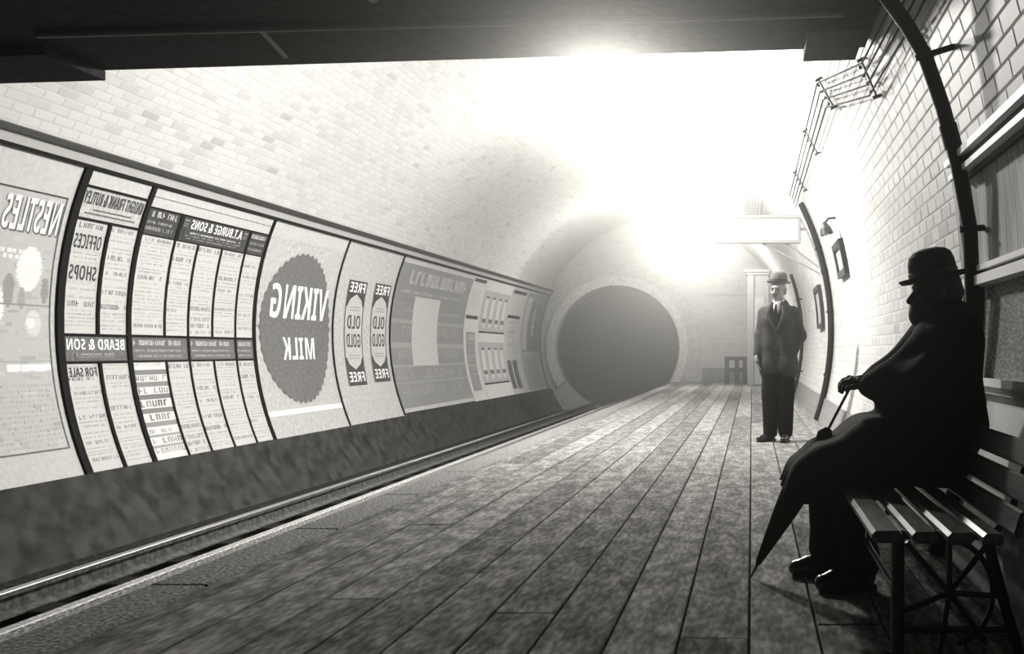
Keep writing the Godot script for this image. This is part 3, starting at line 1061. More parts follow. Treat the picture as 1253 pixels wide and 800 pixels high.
func build_floor() -> void:
	var fl := struct("floor", "wooden platform of long worn boards with a pale stone edge")
	var m = acc()
	box(m, Vector3(-2.34, -1.0, -S_END), Vector3(0.84, -0.055, 5.9))
	part(fl, "platform_base", m, M.under)
	var edges := [-2.143, -2.047]
	for k in 13:
		edges.append(-2.047 + 0.2265 * (k + 1))
	edges[edges.size() - 1] = 0.885
	var shapes := {}
	for k in edges.size() - 1:
		var s := -2.0 - rng.randf() * 2.0
		while s < S_END - 0.05:
			var l := rng.randf_range(3.6, 6.2)
			var e := minf(s + l, S_END - 0.01)
			if S_END - e < 1.0:
				e = S_END - 0.01
			m = acc()
			var w: float = edges[k + 1] - edges[k]
			box(m, Vector3(-w / 2 + 0.004, -0.05, -(e - s) / 2 + 0.002), Vector3(w / 2 - 0.004, 0.0, (e - s) / 2 - 0.002), 0.004)
			var o := part(fl, "plank", m, M.boards[rng.randi_range(0, 4)])
			o.position = Vector3((edges[k] + edges[k + 1]) / 2, rng.randf_range(-0.003, 0.0), -(s + e) / 2)
			o.rotation.z = rng.randf_range(-0.006, 0.006)
			s = e
	var st := acc()
	box(st, Vector3(-0.1165, -0.07, -0.597), Vector3(0.1165, 0.0, 0.597), 0.008)
	var sm := mesh_of(st)
	var s2 := -1.0
	var j := 0
	while s2 < S_END - 0.7:
		var o := part(fl, "edge_stone", sm, M.nosing[j % 3])
		o.position = Vector3(-2.262, 0.002, -(s2 + 0.6))
		s2 += 1.2
		j += 1

func build_track() -> void:
	var tb := struct("floor_track", "dark track bed with timber sleepers between footing and platform")
	var m = acc()
	box(m, Vector3(-6.0, -1.15, -56.0), Vector3(-2.3, -0.85, 5.9))
	part(tb, "ballast", m, M.bed)
	var st := acc()
	box(st, Vector3(-1.15, -0.09, -0.12), Vector3(1.15, 0.0, 0.12), 0.008)
	var sl := mesh_of(st)
	for k in 58:
		var o := part(tb, "sleeper", sl, M.timber)
		o.position = Vector3(-4.08, -0.775, -(0.4 + k * 0.75))
	for x in [[-4.80, "bright running rail lying nearest the poster wall"], [-3.36, "running rail lying tucked below the platform edge"]]:
		var o := thing("running_rail", x[1], "rail", Vector3(x[0], -0.78, -3.0), "rails of the track")
		m = acc()
		extrude_z(m, [Vector2(-0.07, 0.0), Vector2(0.07, 0.0), Vector2(0.07, 0.012), Vector2(0.012, 0.03), Vector2(0.012, 0.115), Vector2(0.035, 0.125), Vector2(0.035, 0.148), Vector2(-0.035, 0.148), Vector2(-0.035, 0.125), Vector2(-0.012, 0.115), Vector2(-0.012, 0.03), Vector2(-0.07, 0.012)], -8.0, 52.0)
		part(o, "rail_web", m, M.rusty)
		m = acc()
		box(m, Vector3(-0.034, 0.148, -52.0), Vector3(0.034, 0.16, 8.0), 0.005)
		part(o, "rail_head", m, M.steel)
	var c := thing("conductor_rail", "mottled conductor rail on insulators between the running rails", "rail", Vector3(-4.08, -0.775, -3.0), "rails of the track")
	m = acc()
	box(m, Vector3(-0.04, 0.07, -52.0), Vector3(0.04, 0.177, 8.0), 0.006)
	part(c, "rail_bar", m, M.conductor)
	var im = acc()
	lathe(im, [Vector2(0.05, 0.0), Vector2(0.05, 0.02), Vector2(0.03, 0.03), Vector2(0.045, 0.05), Vector2(0.04, 0.075)], 12)
	var ins := mesh_of(im)
	for k in 12:
		var o := part(c, "insulator", ins, M.cream)
		o.position = Vector3(0, 0, 2.6 - k * 2.25)

func build_posters() -> void:
	var o: Node3D
	var P := 0.024
	var T := 0.028
	# --- the leftmost poster, a picture with large outlined capitals
	o = thing("advertising_poster", "grey picture poster with pale figures under big outlined white capitals", "poster")
	sheet(o, "backing_sheet", 6.4, 8.86, 0.0, 2.92, 0.02, M.paper, 0.02)
	var im := Image.create(256, 320, false, Image.FORMAT_RGB8)
	im.fill(grey(0.40))
	var r := RandomNumberGenerator.new()
	r.seed = 5
	for k in 500:
		im.fill_rect(Rect2i(r.randi_range(0, 256), r.randi_range(0, 320), r.randi_range(2, 22), r.randi_range(1, 6)), grey(r.randf_range(0.30, 0.46)))
	var U := func(s): return int((s - 6.5) / 2.3 * 256.0)
	var W := func(a): return int((a - 0.34) / 2.3 * 320.0)
	# pale dome, heads and figures of the picture
	for e in [[8.52, 1.02, 0.15, 0.2, 0.66], [8.6, 1.5, 0.1, 0.12, 0.52], [8.12, 1.35, 0.14, 0.2, 0.70], [8.0, 1.62, 0.18, 0.2, 0.72], [8.3, 1.22, 0.07, 0.15, 0.24], [8.72, 1.2, 0.05, 0.12, 0.22], [8.45, 1.28, 0.05, 0.1, 0.28], [7.6, 1.3, 0.2, 0.3, 0.6], [7.1, 1.4, 0.25, 0.3, 0.3], [8.57, 1.5, 0.06, 0.05, 0.64]]:
		var cx: int = U.call(e[0])
		var cy: int = W.call(e[1])
		var rx: float = e[2] / 2.3 * 256
		var ry: float = e[3] / 2.3 * 320
		for yy in range(int(-ry), int(ry) + 1):
			var hw := int(rx * sqrt(maxf(0.0, 1.0 - yy * yy / (ry * ry))) + r.randi_range(-1, 1))
			im.fill_rect(Rect2i(cx - hw, cy + yy, hw * 2, 1), grey(e[4] * r.randf_range(0.92, 1.08)))
	im.fill_rect(Rect2i(0, W.call(1.335), 256, 2), grey(0.2))
	for k in 22:
		im.fill_rect(Rect2i(r.randi_range(0, 250), W.call(1.87), r.randi_range(6, 16), r.randi_range(4, 9)), grey(0.72))
	im.fill_rect(Rect2i(0, W.call(1.84), 256, 1), grey(0.24))
	for row in 13:
		var xx := 4
		while xx < 250:
			var ww := r.randi_range(1, 3)
			im.fill_rect(Rect2i(xx, W.call(2.05 + row * 0.045), ww, r.randi_range(2, 4)), grey(r.randf_range(0.26, 0.37)))
			xx += ww + r.randi_range(1, 3)
	for row in 2:
		var xx := 120
		while xx < 225:
			var ww := r.randi_range(3, 6)
			im.fill_rect(Rect2i(xx, W.call(0.86 + row * 0.05), ww, 5), grey(0.68))
			xx += ww + r.randi_range(1, 4)
	var pm := StandardMaterial3D.new()
	pm.albedo_texture = ImageTexture.create_from_image(im)
	pm.roughness = 0.75
	sheet(o, "picture", 6.5, 8.8, 0.33, 2.64, P, pm)
	sheet(o, "picture_border", 6.5, 8.8, 0.32, 0.335, T, M.ink)
	sheet(o, "picture_border", 8.785, 8.8, 0.33, 2.64, T, M.ink_grey)
	sheet(o, "picture_border", 6.5, 8.8, 2.64, 2.652, T, M.ink_grey)
	lettering(o, "NESTLES", 8.125, 8.775, 0.40, 0.70, 0.0285, M.ink_grey, true, "letter_shadow")
	lettering(o, "NESTLES", 8.105, 8.755, 0.385, 0.685, 0.031, M.letter_white)
	settle(o, lining(8.0, th_left(2.92), 0.02))
	# --- two boards of property notices
	var bills := []
	for k in 8:
		bills.append(printed(96, 360, 0.48, 0.05, 100 + k * 13, bill_rows(200 + k * 7)))
	var dark_rows := [[0.05, 0.5], [0.03, 0.0], [0.05, -0.8], [0.07, 0.9], [0.05, -0.75], [0.08, 0.8], [0.05, -0.85], [0.09, 0.9], [0.05, -0.8], [0.09, 0.8], [0.05, -0.7], [0.02, 0.0], [0.06, 0.7], [0.03, -0.6], [0.08, 0.8], [0.03, -0.6], [0.07, 0.7]]
	var bill_dark := printed(96, 360, 0.6, 0.06, 77, dark_rows)
	var head_dark := printed(200, 60, 0.03, 0.72, 78, [[0.1, 0.0], [0.26, 0.9], [0.08, 0.0], [0.2, 0.85], [0.08, 0.0], [0.16, 0.75]])
	var head_dark2 := printed(120, 60, 0.03, 0.72, 79, [[0.08, 0.0], [0.3, 1.0], [0.1, 0.0], [0.14, 0.8], [0.06, 0.0], [0.2, 0.9]])
	var head_mid := printed(200, 60, 0.1, 0.68, 80, [[0.1, 0.0], [0.3, 0.9], [0.12, 0.0], [0.14, 0.7], [0.1, 0.0], [0.14, 0.7]])
	o = thing("notice_board", "narrow black framed board of property bills in two columns under a grey heading", "notice board")
	sheet(o, "backing_sheet", 8.86, 9.9, 0.0, 2.93, 0.02, M.ink, 0.02)
	sheet(o, "blank_strip", 8.96, 9.86, 0.01, 0.15, P, M.paper)
	sheet(o, "heading_panel", 8.96, 9.86, 0.17, 0.465, P, M.paper_grey)
	lettering(o, "KNIGHT FRANK & RUTLEY", 8.99, 9.84, 0.205, 0.33, T, M.ink)
	sheet(o, "small_print", 9.15, 9.7, 0.37, 0.385, T, M.ink_grey, 0.002)
	sheet(o, "small_print", 9.05, 9.78, 0.41, 0.425, T, M.ink_grey, 0.002)
	sheet(o, "bill", 8.96, 9.41, 0.485, 1.575, P, bills[0])
	sheet(o, "bill", 9.45, 9.87, 0.485, 1.575, P, bills[1])
	for w in [["OFFICES", 0.62, 0.76], ["SHOPS", 0.92, 1.06]]:
		sheet(o, "bill_heading", 8.975, 9.395, w[1] - 0.045, w[2] + 0.045, 0.0265, M.paper, 0.002)
		lettering(o, w[0], 9.0, 9.37, w[1], w[2], 0.029, M.ink)
	sheet(o, "lower_heading_panel", 8.96, 9.87, 1.595, 1.84, P, M.ink_grey)
	lettering(o, "BEARD & SON", 9.0, 9.83, 1.625, 1.73, T, M.letter_white)
	sheet(o, "small_print", 9.1, 9.75, 1.76, 1.815, T, head_mid, 0.002)
	sheet(o, "bill", 8.96, 9.41, 1.86, 2.915, P, bills[2])
	sheet(o, "bill", 9.45, 9.87, 1.86, 2.915, P, bills[3])
	lettering(o, "FOR SALE", 9.0, 9.38, 1.9, 1.99, T, M.ink)
	for b in [[8.87, 8.96, 0.0, 2.93], [9.41, 9.45, 0.47, 1.58], [9.41, 9.45, 1.85, 2.93], [8.96, 9.87, 0.15, 0.17], [8.96, 9.87, 0.465, 0.485], [8.96, 9.87, 1.575, 1.595], [8.96, 9.87, 1.84, 1.86], [9.865, 9.93, 0.0, 2.93]]:
		sheet(o, "batten", b[0], b[1], b[2], b[3], 0.042, M.batten, 0.022)
	settle(o, lining(9.4, th_left(2.93), 0.02))
	o = thing("notice_board", "wide black framed board of property bills in five columns under black headings", "notice board")
	sheet(o, "backing_sheet", 9.93, 12.38, 0.0, 2.93, 0.02, M.ink, 0.02)
	sheet(o, "blank_strip", 9.93, 12.37, 0.01, 0.215, P, M.paper)
	sheet(o, "blank_strip_line", 9.93, 12.37, 0.1, 0.108, 0.0265, M.ink_grey, 0.002)
	sheet(o, "heading_panel", 9.93, 10.49, 0.225, 0.505, P, head_dark2)
	sheet(o, "heading_panel", 10.55, 11.93, 0.225, 0.505, P, M.ink)
	sheet(o, "heading_panel", 11.97, 12.37, 0.225, 0.505, P, head_dark)
	lettering(o, "A.T.BURGE & SONS", 10.72, 11.78, 0.25, 0.36, T, M.letter_white)
	sheet(o, "small_print", 10.62, 11.86, 0.38, 0.49, T, head_dark, 0.002)
	for g in [[10.57, 10.68], [11.80, 11.91]]:
		sheet(o, "ornament", g[0], g[1], 0.25, 0.36, T, head_dark2, 0.002)
	var cols := [9.93, 10.51, 10.95, 11.44, 11.95, 12.375]
	for k in 5:
		sheet(o, "bill", cols[k] + 0.01, cols[k + 1] - 0.018, 0.515, 1.57, P, bills[[4, 5, 6, 7, 2][k]])
		sheet(o, "bill", cols[k] + 0.01, cols[k + 1] - 0.018, 1.86, 2.915, P, [bill_dark, bills[6], bills[1], bills[4], bills[5]][k])
		for q in [[0.51, 1.575], [1.855, 2.93]]:
			sheet(o, "batten", cols[k + 1] - 0.018, cols[k + 1] + 0.012, q[0], q[1], 0.036, M.batten, 0.016)
	for h in [[9.94, 10.93], [10.97, 11.93], [11.97, 12.36]]:
		sheet(o, "lower_heading_panel", h[0], h[1], 1.595, 1.84, P, head_mid)
	for b in [[9.93, 12.38, 0.212, 0.226], [9.93, 12.38, 0.505, 0.516], [9.93, 12.38, 1.572, 1.594], [9.93, 12.38, 1.84, 1.86], [10.49, 10.55, 0.22, 0.51], [11.93, 11.97, 0.22, 0.51], [10.93, 10.97, 1.575, 1.86], [11.93, 11.97, 1.575, 1.86]]:
		sheet(o, "batten", b[0], b[1], b[2], b[3], 0.034, M.batten, 0.014)
	settle(o, lining(11.0, th_left(2.93), 0.02))
	# --- the milk poster
	o = thing("advertising_poster", "pale poster with a large dark toothed disc and bold white lettering", "poster")
	sheet(o, "backing_sheet", 12.4, 14.70, 0.0, 2.93, 0.02, M.paper_grey, 0.02)
	sheet(o, "blank_strip", 12.44, 14.68, 0.01, 0.22, P, M.paper)
	wall_disc(o, "toothed_disc", 13.57, 1.42, 1.05, 1.08, 0.0285, M.ink_grey, 44)
	lettering(o, "VIKING", 12.78, 14.46, 0.82, 1.29, 0.032, M.letter_white)
	lettering(o, "MILK", 13.14, 14.08, 1.55, 1.86, 0.032, M.letter_white)
	sheet(o, "joint_line", 12.45, 14.66, 1.40, 1.408, 0.031, M.ink_grey, 0.002)
	sheet(o, "white_line", 12.42, 14.69, 2.55, 2.62, P, M.letter_white)
	sheet(o, "batten", 12.392, 12.425, 0.0, 2.93, 0.04, M.batten, 0.02)
	settle(o, lining(13.5, th_left(2.93), 0.02))
	# --- a pair of tall prize posters
	for q in [[14.74, 15.95, 15.13, 15.85, 0.6, 2.3, "tall poster with a black-ended white oval, beside the toothed disc poster"], [15.95, 17.02, 16.17, 16.88, 0.58, 2.27, "tall poster with a black-ended white oval, beside the dim poster with a white square"]]:
		o = thing("advertising_poster", q[6], "poster", Vector3.ZERO, "pair of tall prize posters")
		sheet(o, "backing_sheet", q[0], q[1], 0.0, 2.92, 0.02, M.paper_grey, 0.02)
		var b0: float = q[2]
		var b1: float = q[3]
		var mid := (b0 + b1) / 2
		sheet(o, "white_panel", b0, b1, q[4] + 0.02, q[5] - 0.02, P, M.paper)
		sheet(o, "black_panel", b0, b1, q[4], q[4] + 0.42, 0.0265, M.ink, 0.002)
		sheet(o, "black_panel", b0, b1, q[5] - 0.46, q[5], 0.0265, M.ink, 0.002)
		sheet(o, "side_rule", b0, b0 + 0.035, q[4], q[5], 0.0265, M.ink_grey, 0.002)
		sheet(o, "side_rule", b1 - 0.035, b1, q[4], q[5], 0.0265, M.ink_grey, 0.002)
		capsule_sheet(o, "white_oval", mid, q[4] + 0.22, q[5] - 0.26, 0.31, 0.029, M.paper)
		lettering(o, "FREE", b0 + 0.07, b1 - 0.07, q[4] + 0.03, q[4] + 0.19, 0.031, M.letter_white)
		lettering(o, "FREE", b0 + 0.07, b1 - 0.07, q[5] - 0.22, q[5] - 0.06, 0.031, M.letter_white)
		lettering(o, "OLD", mid - 0.25, mid + 0.25, q[4] + 0.56, q[4] + 0.78, 0.031, M.ink)
		lettering(o, "GOLD", mid - 0.27, mid + 0.27, q[4] + 0.86, q[4] + 1.08, 0.031, M.ink)
		for k in 2:
			sheet(o, "small_print", mid - 0.2, mid + 0.2, q[4] + 0.42 + k * 0.045, q[4] + 0.445 + k * 0.045, 0.0305, M.letter_grey, 0.001)
			sheet(o, "small_print", mid - 0.2, mid + 0.2, q[5] - 0.5 + k * 0.045, q[5] - 0.475 + k * 0.045, 0.0305, M.letter_grey, 0.001)
		if q[0] < 15.0:
			sheet(o, "batten", 14.70, 14.74, 0.0, 2.92, 0.036, M.batten, 0.016)
		settle(o, lining(mid, th_left(2.92), 0.02))
	# --- the dim poster with a white square
	o = thing("advertising_poster", "large dim grey poster with a blank white square in its middle", "poster")
	var dim := printed(256, 256, 0.19, 0.42, 91, [[0.03, 0.0], [0.13, 0.7], [0.02, 0.0], [0.03, 0.9], [0.1, 0.0], [0.03, 0.5], [0.05, 0.0], [0.03, -0.3], [0.1, 0.3], [0.03, 0.0], [0.04, -0.35], [0.08, 0.25], [0.03, 0.0], [0.02, -0.3], [0.1, 0.3], [0.02, -0.2], [0.1, 0.25]])
	sheet(o, "backing_sheet", 17.04, 21.42, 0.0, 2.88, 0.02, M.paper_grey, 0.02)
	sheet(o, "printed_sheet", 17.07, 21.40, 0.11, 2.8, P, dim)
	sheet(o, "white_square", 18.15, 19.6, 0.70, 2.02, T, M.paper)
	sheet(o, "batten", 17.025, 17.06, 0.0, 2.9, 0.04, M.batten, 0.02)
	settle(o, lining(19.2, th_left(2.88), 0.02))
	# --- a narrow upright poster over a dark strip
	o = thing("advertising_poster", "narrow white poster above a dark strip in a white frame", "poster")
	sheet(o, "backing_sheet", 21.44, 22.5, 0.0, 2.9, 0.02, M.paper, 0.02)
	sheet(o, "black_heading", 21.5, 22.42, 0.06, 0.14, P, M.ink)
	sheet(o, "black_heading", 21.5, 22.42, 0.92, 1.0, P, M.ink)
	sheet(o, "grey_patch", 21.55, 22.3, 0.3, 0.75, P, M.paper_grey)
	sheet(o, "dark_strip", 21.62, 22.3, 1.3, 2.66, P, dim)
	settle(o, lining(22.0, th_left(2.9), 0.02))
	# --- eight tall bottles in two rows
	o = thing("advertising_poster", "poster of eight tall pale bottles printed in two rows on dark panels", "poster")
	sheet(o, "backing_sheet", 22.52, 25.0, 0.0, 2.9, 0.02, M.paper, 0.02)
	for q in [[0.28, 1.3], [1.52, 2.55]]:
		sheet(o, "dark_panel", 22.6, 24.9, q[0], q[1], P, M.letter_grey)
		sheet(o, "panel_rule", 22.6, 24.9, q[1] - 0.04, q[1], T, M.ink)
		for k in 4:
			var sc := 22.92 + k * 0.56
			capsule_sheet(o, "bottle_print", sc, q[0] + 0.1, q[1] - 0.1, 0.15, 0.0285, M.paper)
			sheet(o, "bottle_label", sc - 0.14, sc + 0.14, q[0] + 0.68, q[0] + 0.78, 0.031, M.ink_grey, 0.002)
			sheet(o, "bottle_cap", sc - 0.1, sc + 0.1, q[0] + 0.13, q[0] + 0.19, 0.031, M.ink_grey, 0.002)
	settle(o, lining(23.7, th_left(2.9), 0.02))
	o = thing("advertising_poster", "white poster with black sketch and heading beside the bottle poster", "poster")
	sheet(o, "backing_sheet", 25.02, 26.7, 0.0, 2.9, 0.02, M.paper, 0.02)
	sheet(o, "black_heading", 25.1, 26.5, 0.1, 0.19, P, M.ink)
	sheet(o, "black_heading", 25.1, 26.4, 0.78, 0.86, P, M.ink)
	sheet(o, "sketch", 25.15, 26.3, 0.92, 1.85, P, bills[7])
	sheet(o, "dark_strip", 25.1, 25.5, 1.98, 2.75, P, M.ink_grey)
	sheet(o, "dark_strip", 25.65, 26.1, 1.98, 2.75, P, M.ink_grey)
	settle(o, lining(25.8, th_left(2.9), 0.02))
	o = thing("advertising_poster", "dull grey poster next to the tunnel mouth with a pale upright panel", "poster")
	sheet(o, "backing_sheet", 26.72, 29.1, 0.0, 2.9, 0.02, M.paper_grey, 0.02)
	sheet(o, "printed_sheet", 26.8, 29.0, 0.08, 1.75, P, dim)
	sheet(o, "pale_panel", 26.85, 27.4, 0.2, 1.7, T, M.paper)
	sheet(o, "pale_panel", 27.9, 28.15, 0.5, 1.3, T, M.paper)
	sheet(o, "lower_sheet", 26.8, 28.6, 1.85, 2.85, P, M.letter_grey)
	settle(o, lining(27.9, th_left(2.9), 0.02))

func build_overbridge() -> void:
	var o := thing("overbridge", "black underside of the iron overbridge crossing above the platform", "bridge")
	var ed := func(x): return 6.45 - (x + 4.33) * 0.097  # its far edge is a little askew
	var m = acc()
	var lo := -6.02
	var hi := 0.70
	var pl := [Vector3(lo, 0, -ed.call(lo)), Vector3(lo, 0, 5.8), Vector3(hi, 0, 5.8), Vector3(hi, 0, -ed.call(hi))]
	var dn := Vector3(0, 2.80, 0)
	var up := Vector3(0, 3.02, 0)
	quad(m, pl[3] + dn, pl[2] + dn, pl[1] + dn, pl[0] + dn)
	quad(m, pl[0] + up, pl[1] + up, pl[2] + up, pl[3] + up)
	for k in 4:
		var j := (k + 1) % 4
		quad(m, pl[k] + dn, pl[j] + dn, pl[j] + up, pl[k] + up)
	part(o, "deck_plate", m, M.deck)
	# bearing blocks at both ends
	for q in [[-6.0, -4.33, 2.735], [0.32, 0.64, 2.727]]:
		m = acc()
		var a: float = ed.call(q[0])
		var b: float = ed.call(q[1])
		var c := [Vector3(q[0], 0, -a - 0.01), Vector3(q[0], 0, -a + 0.55), Vector3(q[1], 0, -b + 0.55), Vector3(q[1], 0, -b - 0.01)]
		var l2 := Vector3(0, q[2], 0)
		quad(m, c[3] + l2, c[2] + l2, c[1] + l2, c[0] + l2)
		for k in 4:
			var j := (k + 1) % 4
			quad(m, c[k] + l2, c[j] + l2, c[j] + dn, c[k] + dn)
		quad(m, c[0] + dn, c[1] + dn, c[2] + dn, c[3] + dn)
		part(o, "bearing_block", m, M.deck)
	# joists, and a conduit with its stay
	for s in [4.6, 3.4, 2.2, 1.0, -0.2, -1.4, -2.6, -3.8, -5.0]:
		m = acc()
		box(m, Vector3(-5.98, 2.72, -s - 0.06), Vector3(0.68, 2.80, -s + 0.06), 0.006)
		part(o, "joist", m, M.deck)
	m = acc()
	tube(m, [Vector3(-4.2, 2.78, -5.66), Vector3(-2.4, 2.78, -5.52), Vector3(-0.2, 2.78, -5.36), Vector3(0.5, 2.78, -5.3)], 0.022, 10)
	part(o, "conduit", m, M.deck_pipe)
	m = acc()
	tube(m, [Vector3(-2.85, 2.79, -5.57), Vector3(-2.95, 2.785, -6.1)], 0.014, 8)
	part(o, "stay", m, M.deck_pipe)
	m = acc()
	tube(m, [Vector3(-2.0, 2.79, -5.1), Vector3(-2.0, 2.785, -4.7)], 0.03, 8)
	part(o, "stay", m, M.deck_pipe)
	settle(o, Vector3(-2.67, 2.72, -3.5))

func rwall(s: float, y: float, off: float) -> Vector3:
	return lining(s, th_right_y(y), off)

func build_right_wall_fittings() -> void:
	var m
	var o: Node3D
	# three conduits that follow the curve of the wall
	for c in [[4.4, 0.036, 2.79, 0.0, 0.07, "thick black conduit curving up the wall behind the seated person"], [12.75, 0.04, 2.9, 0.0, 0.045, "dark conduit curving up the wall between the two framed notices"], [19.4, 0.035, 2.5, 0.0, 0.08, "thin dark conduit curving up the wall behind the standing person"]]:
		o = thing("wall_conduit", c[5], "pipe", Vector3.ZERO, "conduits curving up the platform wall")
		var pts := []
		if c[0] < 5.0:  # the near one leans off the wall toward the overbridge
			for q in [[0.83, 0.0], [0.93, 0.3], [1.0, 0.7], [1.01, 1.1], [0.995, 1.48], [0.94, 1.777], [0.873, 2.03], [0.79, 2.27], [0.708, 2.41], [0.626, 2.523], [0.55, 2.63], [0.44, 2.79]]:
				pts.append(Vector3(q[0], q[1], -c[0]))
		else:
			for k in 25:
				pts.append(rwall(c[0], lerpf(c[3], c[2], k / 24.0), c[4]))
		m = acc()
		tube(m, pts, c[1], 12)
		part(o, "pipe", m, M.pipe)
		for k in ([2, 4, 7] if c[0] < 5.0 else [5, 12, 19]):
			var at: Vector3 = pts[k]
			var rad := Vector3(at.x - CX, at.y - CY, 0).normalized()
			m = acc()
			tube(m, [at - rad * (c[1] + 0.012), Vector3(CX, CY, at.z) + rad * (R + 0.01)], 0.015, 8)
			part(o, "wall_bracket", m, M.pipe)
		m = acc()
		var ck := 5 if c[0] < 5.0 else 16
		tube(m, [pts[ck].lerp(pts[ck + 1], 0.3), pts[ck].lerp(pts[ck + 1], 0.7)], c[1] * 1.18, 12)
		part(o, "coupling", m, M.pipe)
		settle(o, rwall(c[0], 0.0, c[4]))
	# four cables on insulators
	var path := [[1.5, 2.6], [4.6, 2.62], [6.15, 2.68], [7.8, 3.02], [10.0, 3.02], [13.3, 3.02]]
	for k in 4:
		var pts := []
		for q in path:
			pts.append(lining(q[0] + (0.0 if q[0] < 6.1 or q[0] > 8.0 else (k - 1.5) * -0.06), th_right_y(q[1]) + (k - 1.5) * 0.058 / R, 0.065))
		m = acc()
		tube(m, pts, 0.0065, 8)
		var cb := thing("electric_cable", ["lowest of the four thin dark cables along the wall", "second lowest of the four thin dark cables along the wall", "second highest of the four thin dark cables along the wall", "highest of the four thin dark cables along the wall"][k], "cable", Vector3.ZERO, "cables along the platform wall")
		part(cb, "cable", m, M.batten)
		settle(cb, pts[1])
	for b in [[4.9, 2.64, "dark cable bracket with insulators above the thick black conduit"], [6.2, 2.69, "dark cable bracket with insulators at the lower bend of the cables"], [7.75, 3.01, "dark cable bracket with insulators at the upper bend of the cables"], [9.6, 3.02, "small cable bracket with insulators beyond the upper bend"], [11.8, 3.02, "small cable bracket with insulators nearest the white sign"]]:
		o = thing("cable_bracket", b[2], "bracket", Vector3.ZERO, "brackets carrying the cables")
		var t0 := th_right_y(b[1])
		m = acc()
		tube(m, [lining(b[0], t0 - 0.13 / R, 0.03), lining(b[0], t0 + 0.13 / R, 0.03)], 0.007, 8)
		for e in [-0.13, 0.13]:
			tube(m, [lining(b[0], t0 + e / R, -0.01), lining(b[0], t0 + e / R, 0.06)], 0.011, 8)
		part(o, "bar", m, M.dark_paint)
		for k in 4:
			m = acc()
			var cc := lining(b[0], t0 + (k - 1.5) * 0.058 / R, 0.055)
			sphere(m, cc, Vector3(0.013, 0.013, 0.018), 10, 6)
			part(o, "insulator", m, M.dark_paint)
		settle(o, lining(b[0], t0, 0.0))
	# white hanging sign bracketed off the wall
	o = thing("hanging_sign", "blank white sign in a grey frame bracketed out above the standing person", "sign")
	m = acc()
	box(m, Vector3(-0.50, 2.52, -14.05), Vector3(0.68, 2.87, -14.0), 0.004)
	part(o, "sign_face", m, M.white_paint)
	for q in [[-0.53, 2.85, 0.71, 2.90], [-0.53, 2.49, 0.71, 2.54], [-0.53, 2.54, -0.485, 2.85], [0.665, 2.54, 0.71, 2.85]]:
		m = acc()
		box(m, Vector3(q[0], q[1], -14.07), Vector3(q[2], q[3], -13.97), 0.006)
		part(o, "frame", m, M.moulding)
	m = acc()
	tube(m, [Vector3(0.7, 2.7, -14.03), rwall(14.03, 2.7, -0.01)], 0.02, 8)
	part(o, "wall_arm", m, M.moulding)
	for q in [[Vector3(0.5, 2.5, -14.05), 2.15], [Vector3(0.15, 2.5, -14.05), 2.05]]:
		m = acc()
		tube(m, [q[0], rwall(14.05, q[1], -0.005)], 0.012, 8)
		part(o, "stay", m, M.moulding)
	settle(o, Vector3(0.09, 2.49, -14.02))
	# framed notices
	for q in [[10.3, 11.15, 1.76, 2.14, "framed_notice", "small white notice in a black frame below the bracket lamp"], [14.3, 15.35, 1.28, 1.92, "framed_notice", "dark framed notice on the wall beyond the second conduit"]]:
		o = thing(q[4], q[5], "notice", Vector3.ZERO, "framed notices on the platform wall")
		m = acc()
		slab(m, q[0] + 0.09, q[1] - 0.09, th_right_y(q[2] + 0.07), th_right_y(q[3] - 0.07), 0.0, 0.03, 3)
		part(o, "notice_sheet", m, M.paper if q[0] < 12 else M.letter_grey)
		for b in [[q[0], q[1], q[2], q[2] + 0.07], [q[0], q[1], q[3] - 0.07, q[3]], [q[0], q[0] + 0.1, q[2] + 0.07, q[3] - 0.07], [q[1] - 0.1, q[1], q[2] + 0.07, q[3] - 0.07]]:
			m = acc()
			slab(m, b[0], b[1], th_right_y(b[2]), th_right_y(b[3]), 0.0, 0.055, 3)
			part(o, "frame", m, M.dark_paint)
		settle(o, rwall(q[0], q[2], 0.0))
	# unlit bracket lamp
	o = thing("bracket_lamp", "small dark unlit bracket lamp on the wall above the white framed notice", "lamp")
	m = acc()
	tube(m, [rwall(10.4, 2.36, -0.01), rwall(10.4, 2.38, 0.08), rwall(10.4, 2.34, 0.14)], 0.013, 8)
	part(o, "arm", m, M.dark_paint)
	m = acc()
	lathe(m, [Vector2(0.075, -0.1), Vector2(0.06, -0.03), Vector2(0.03, 0.02), Vector2(0.015, 0.04)], 16, Transform3D(Basis(Vector3.BACK, 0.25), rwall(10.4, 2.32, 0.14)))
	part(o, "shade", m, M.dark_paint)
	m = acc()
	sphere(m, rwall(10.4, 2.25, 0.145), Vector3(0.035, 0.045, 0.035), 12, 8)
	part(o, "bulb", m, M.cream)
	settle(o, rwall(10.4, 2.34, 0.0))
	# framed hoarding beside the bench
	o = thing("framed_hoarding", "tall wood framed advertisement hoarding on the wall behind the bench", "hoarding")
	var a0 := 2.2
	var a1 := 4.66
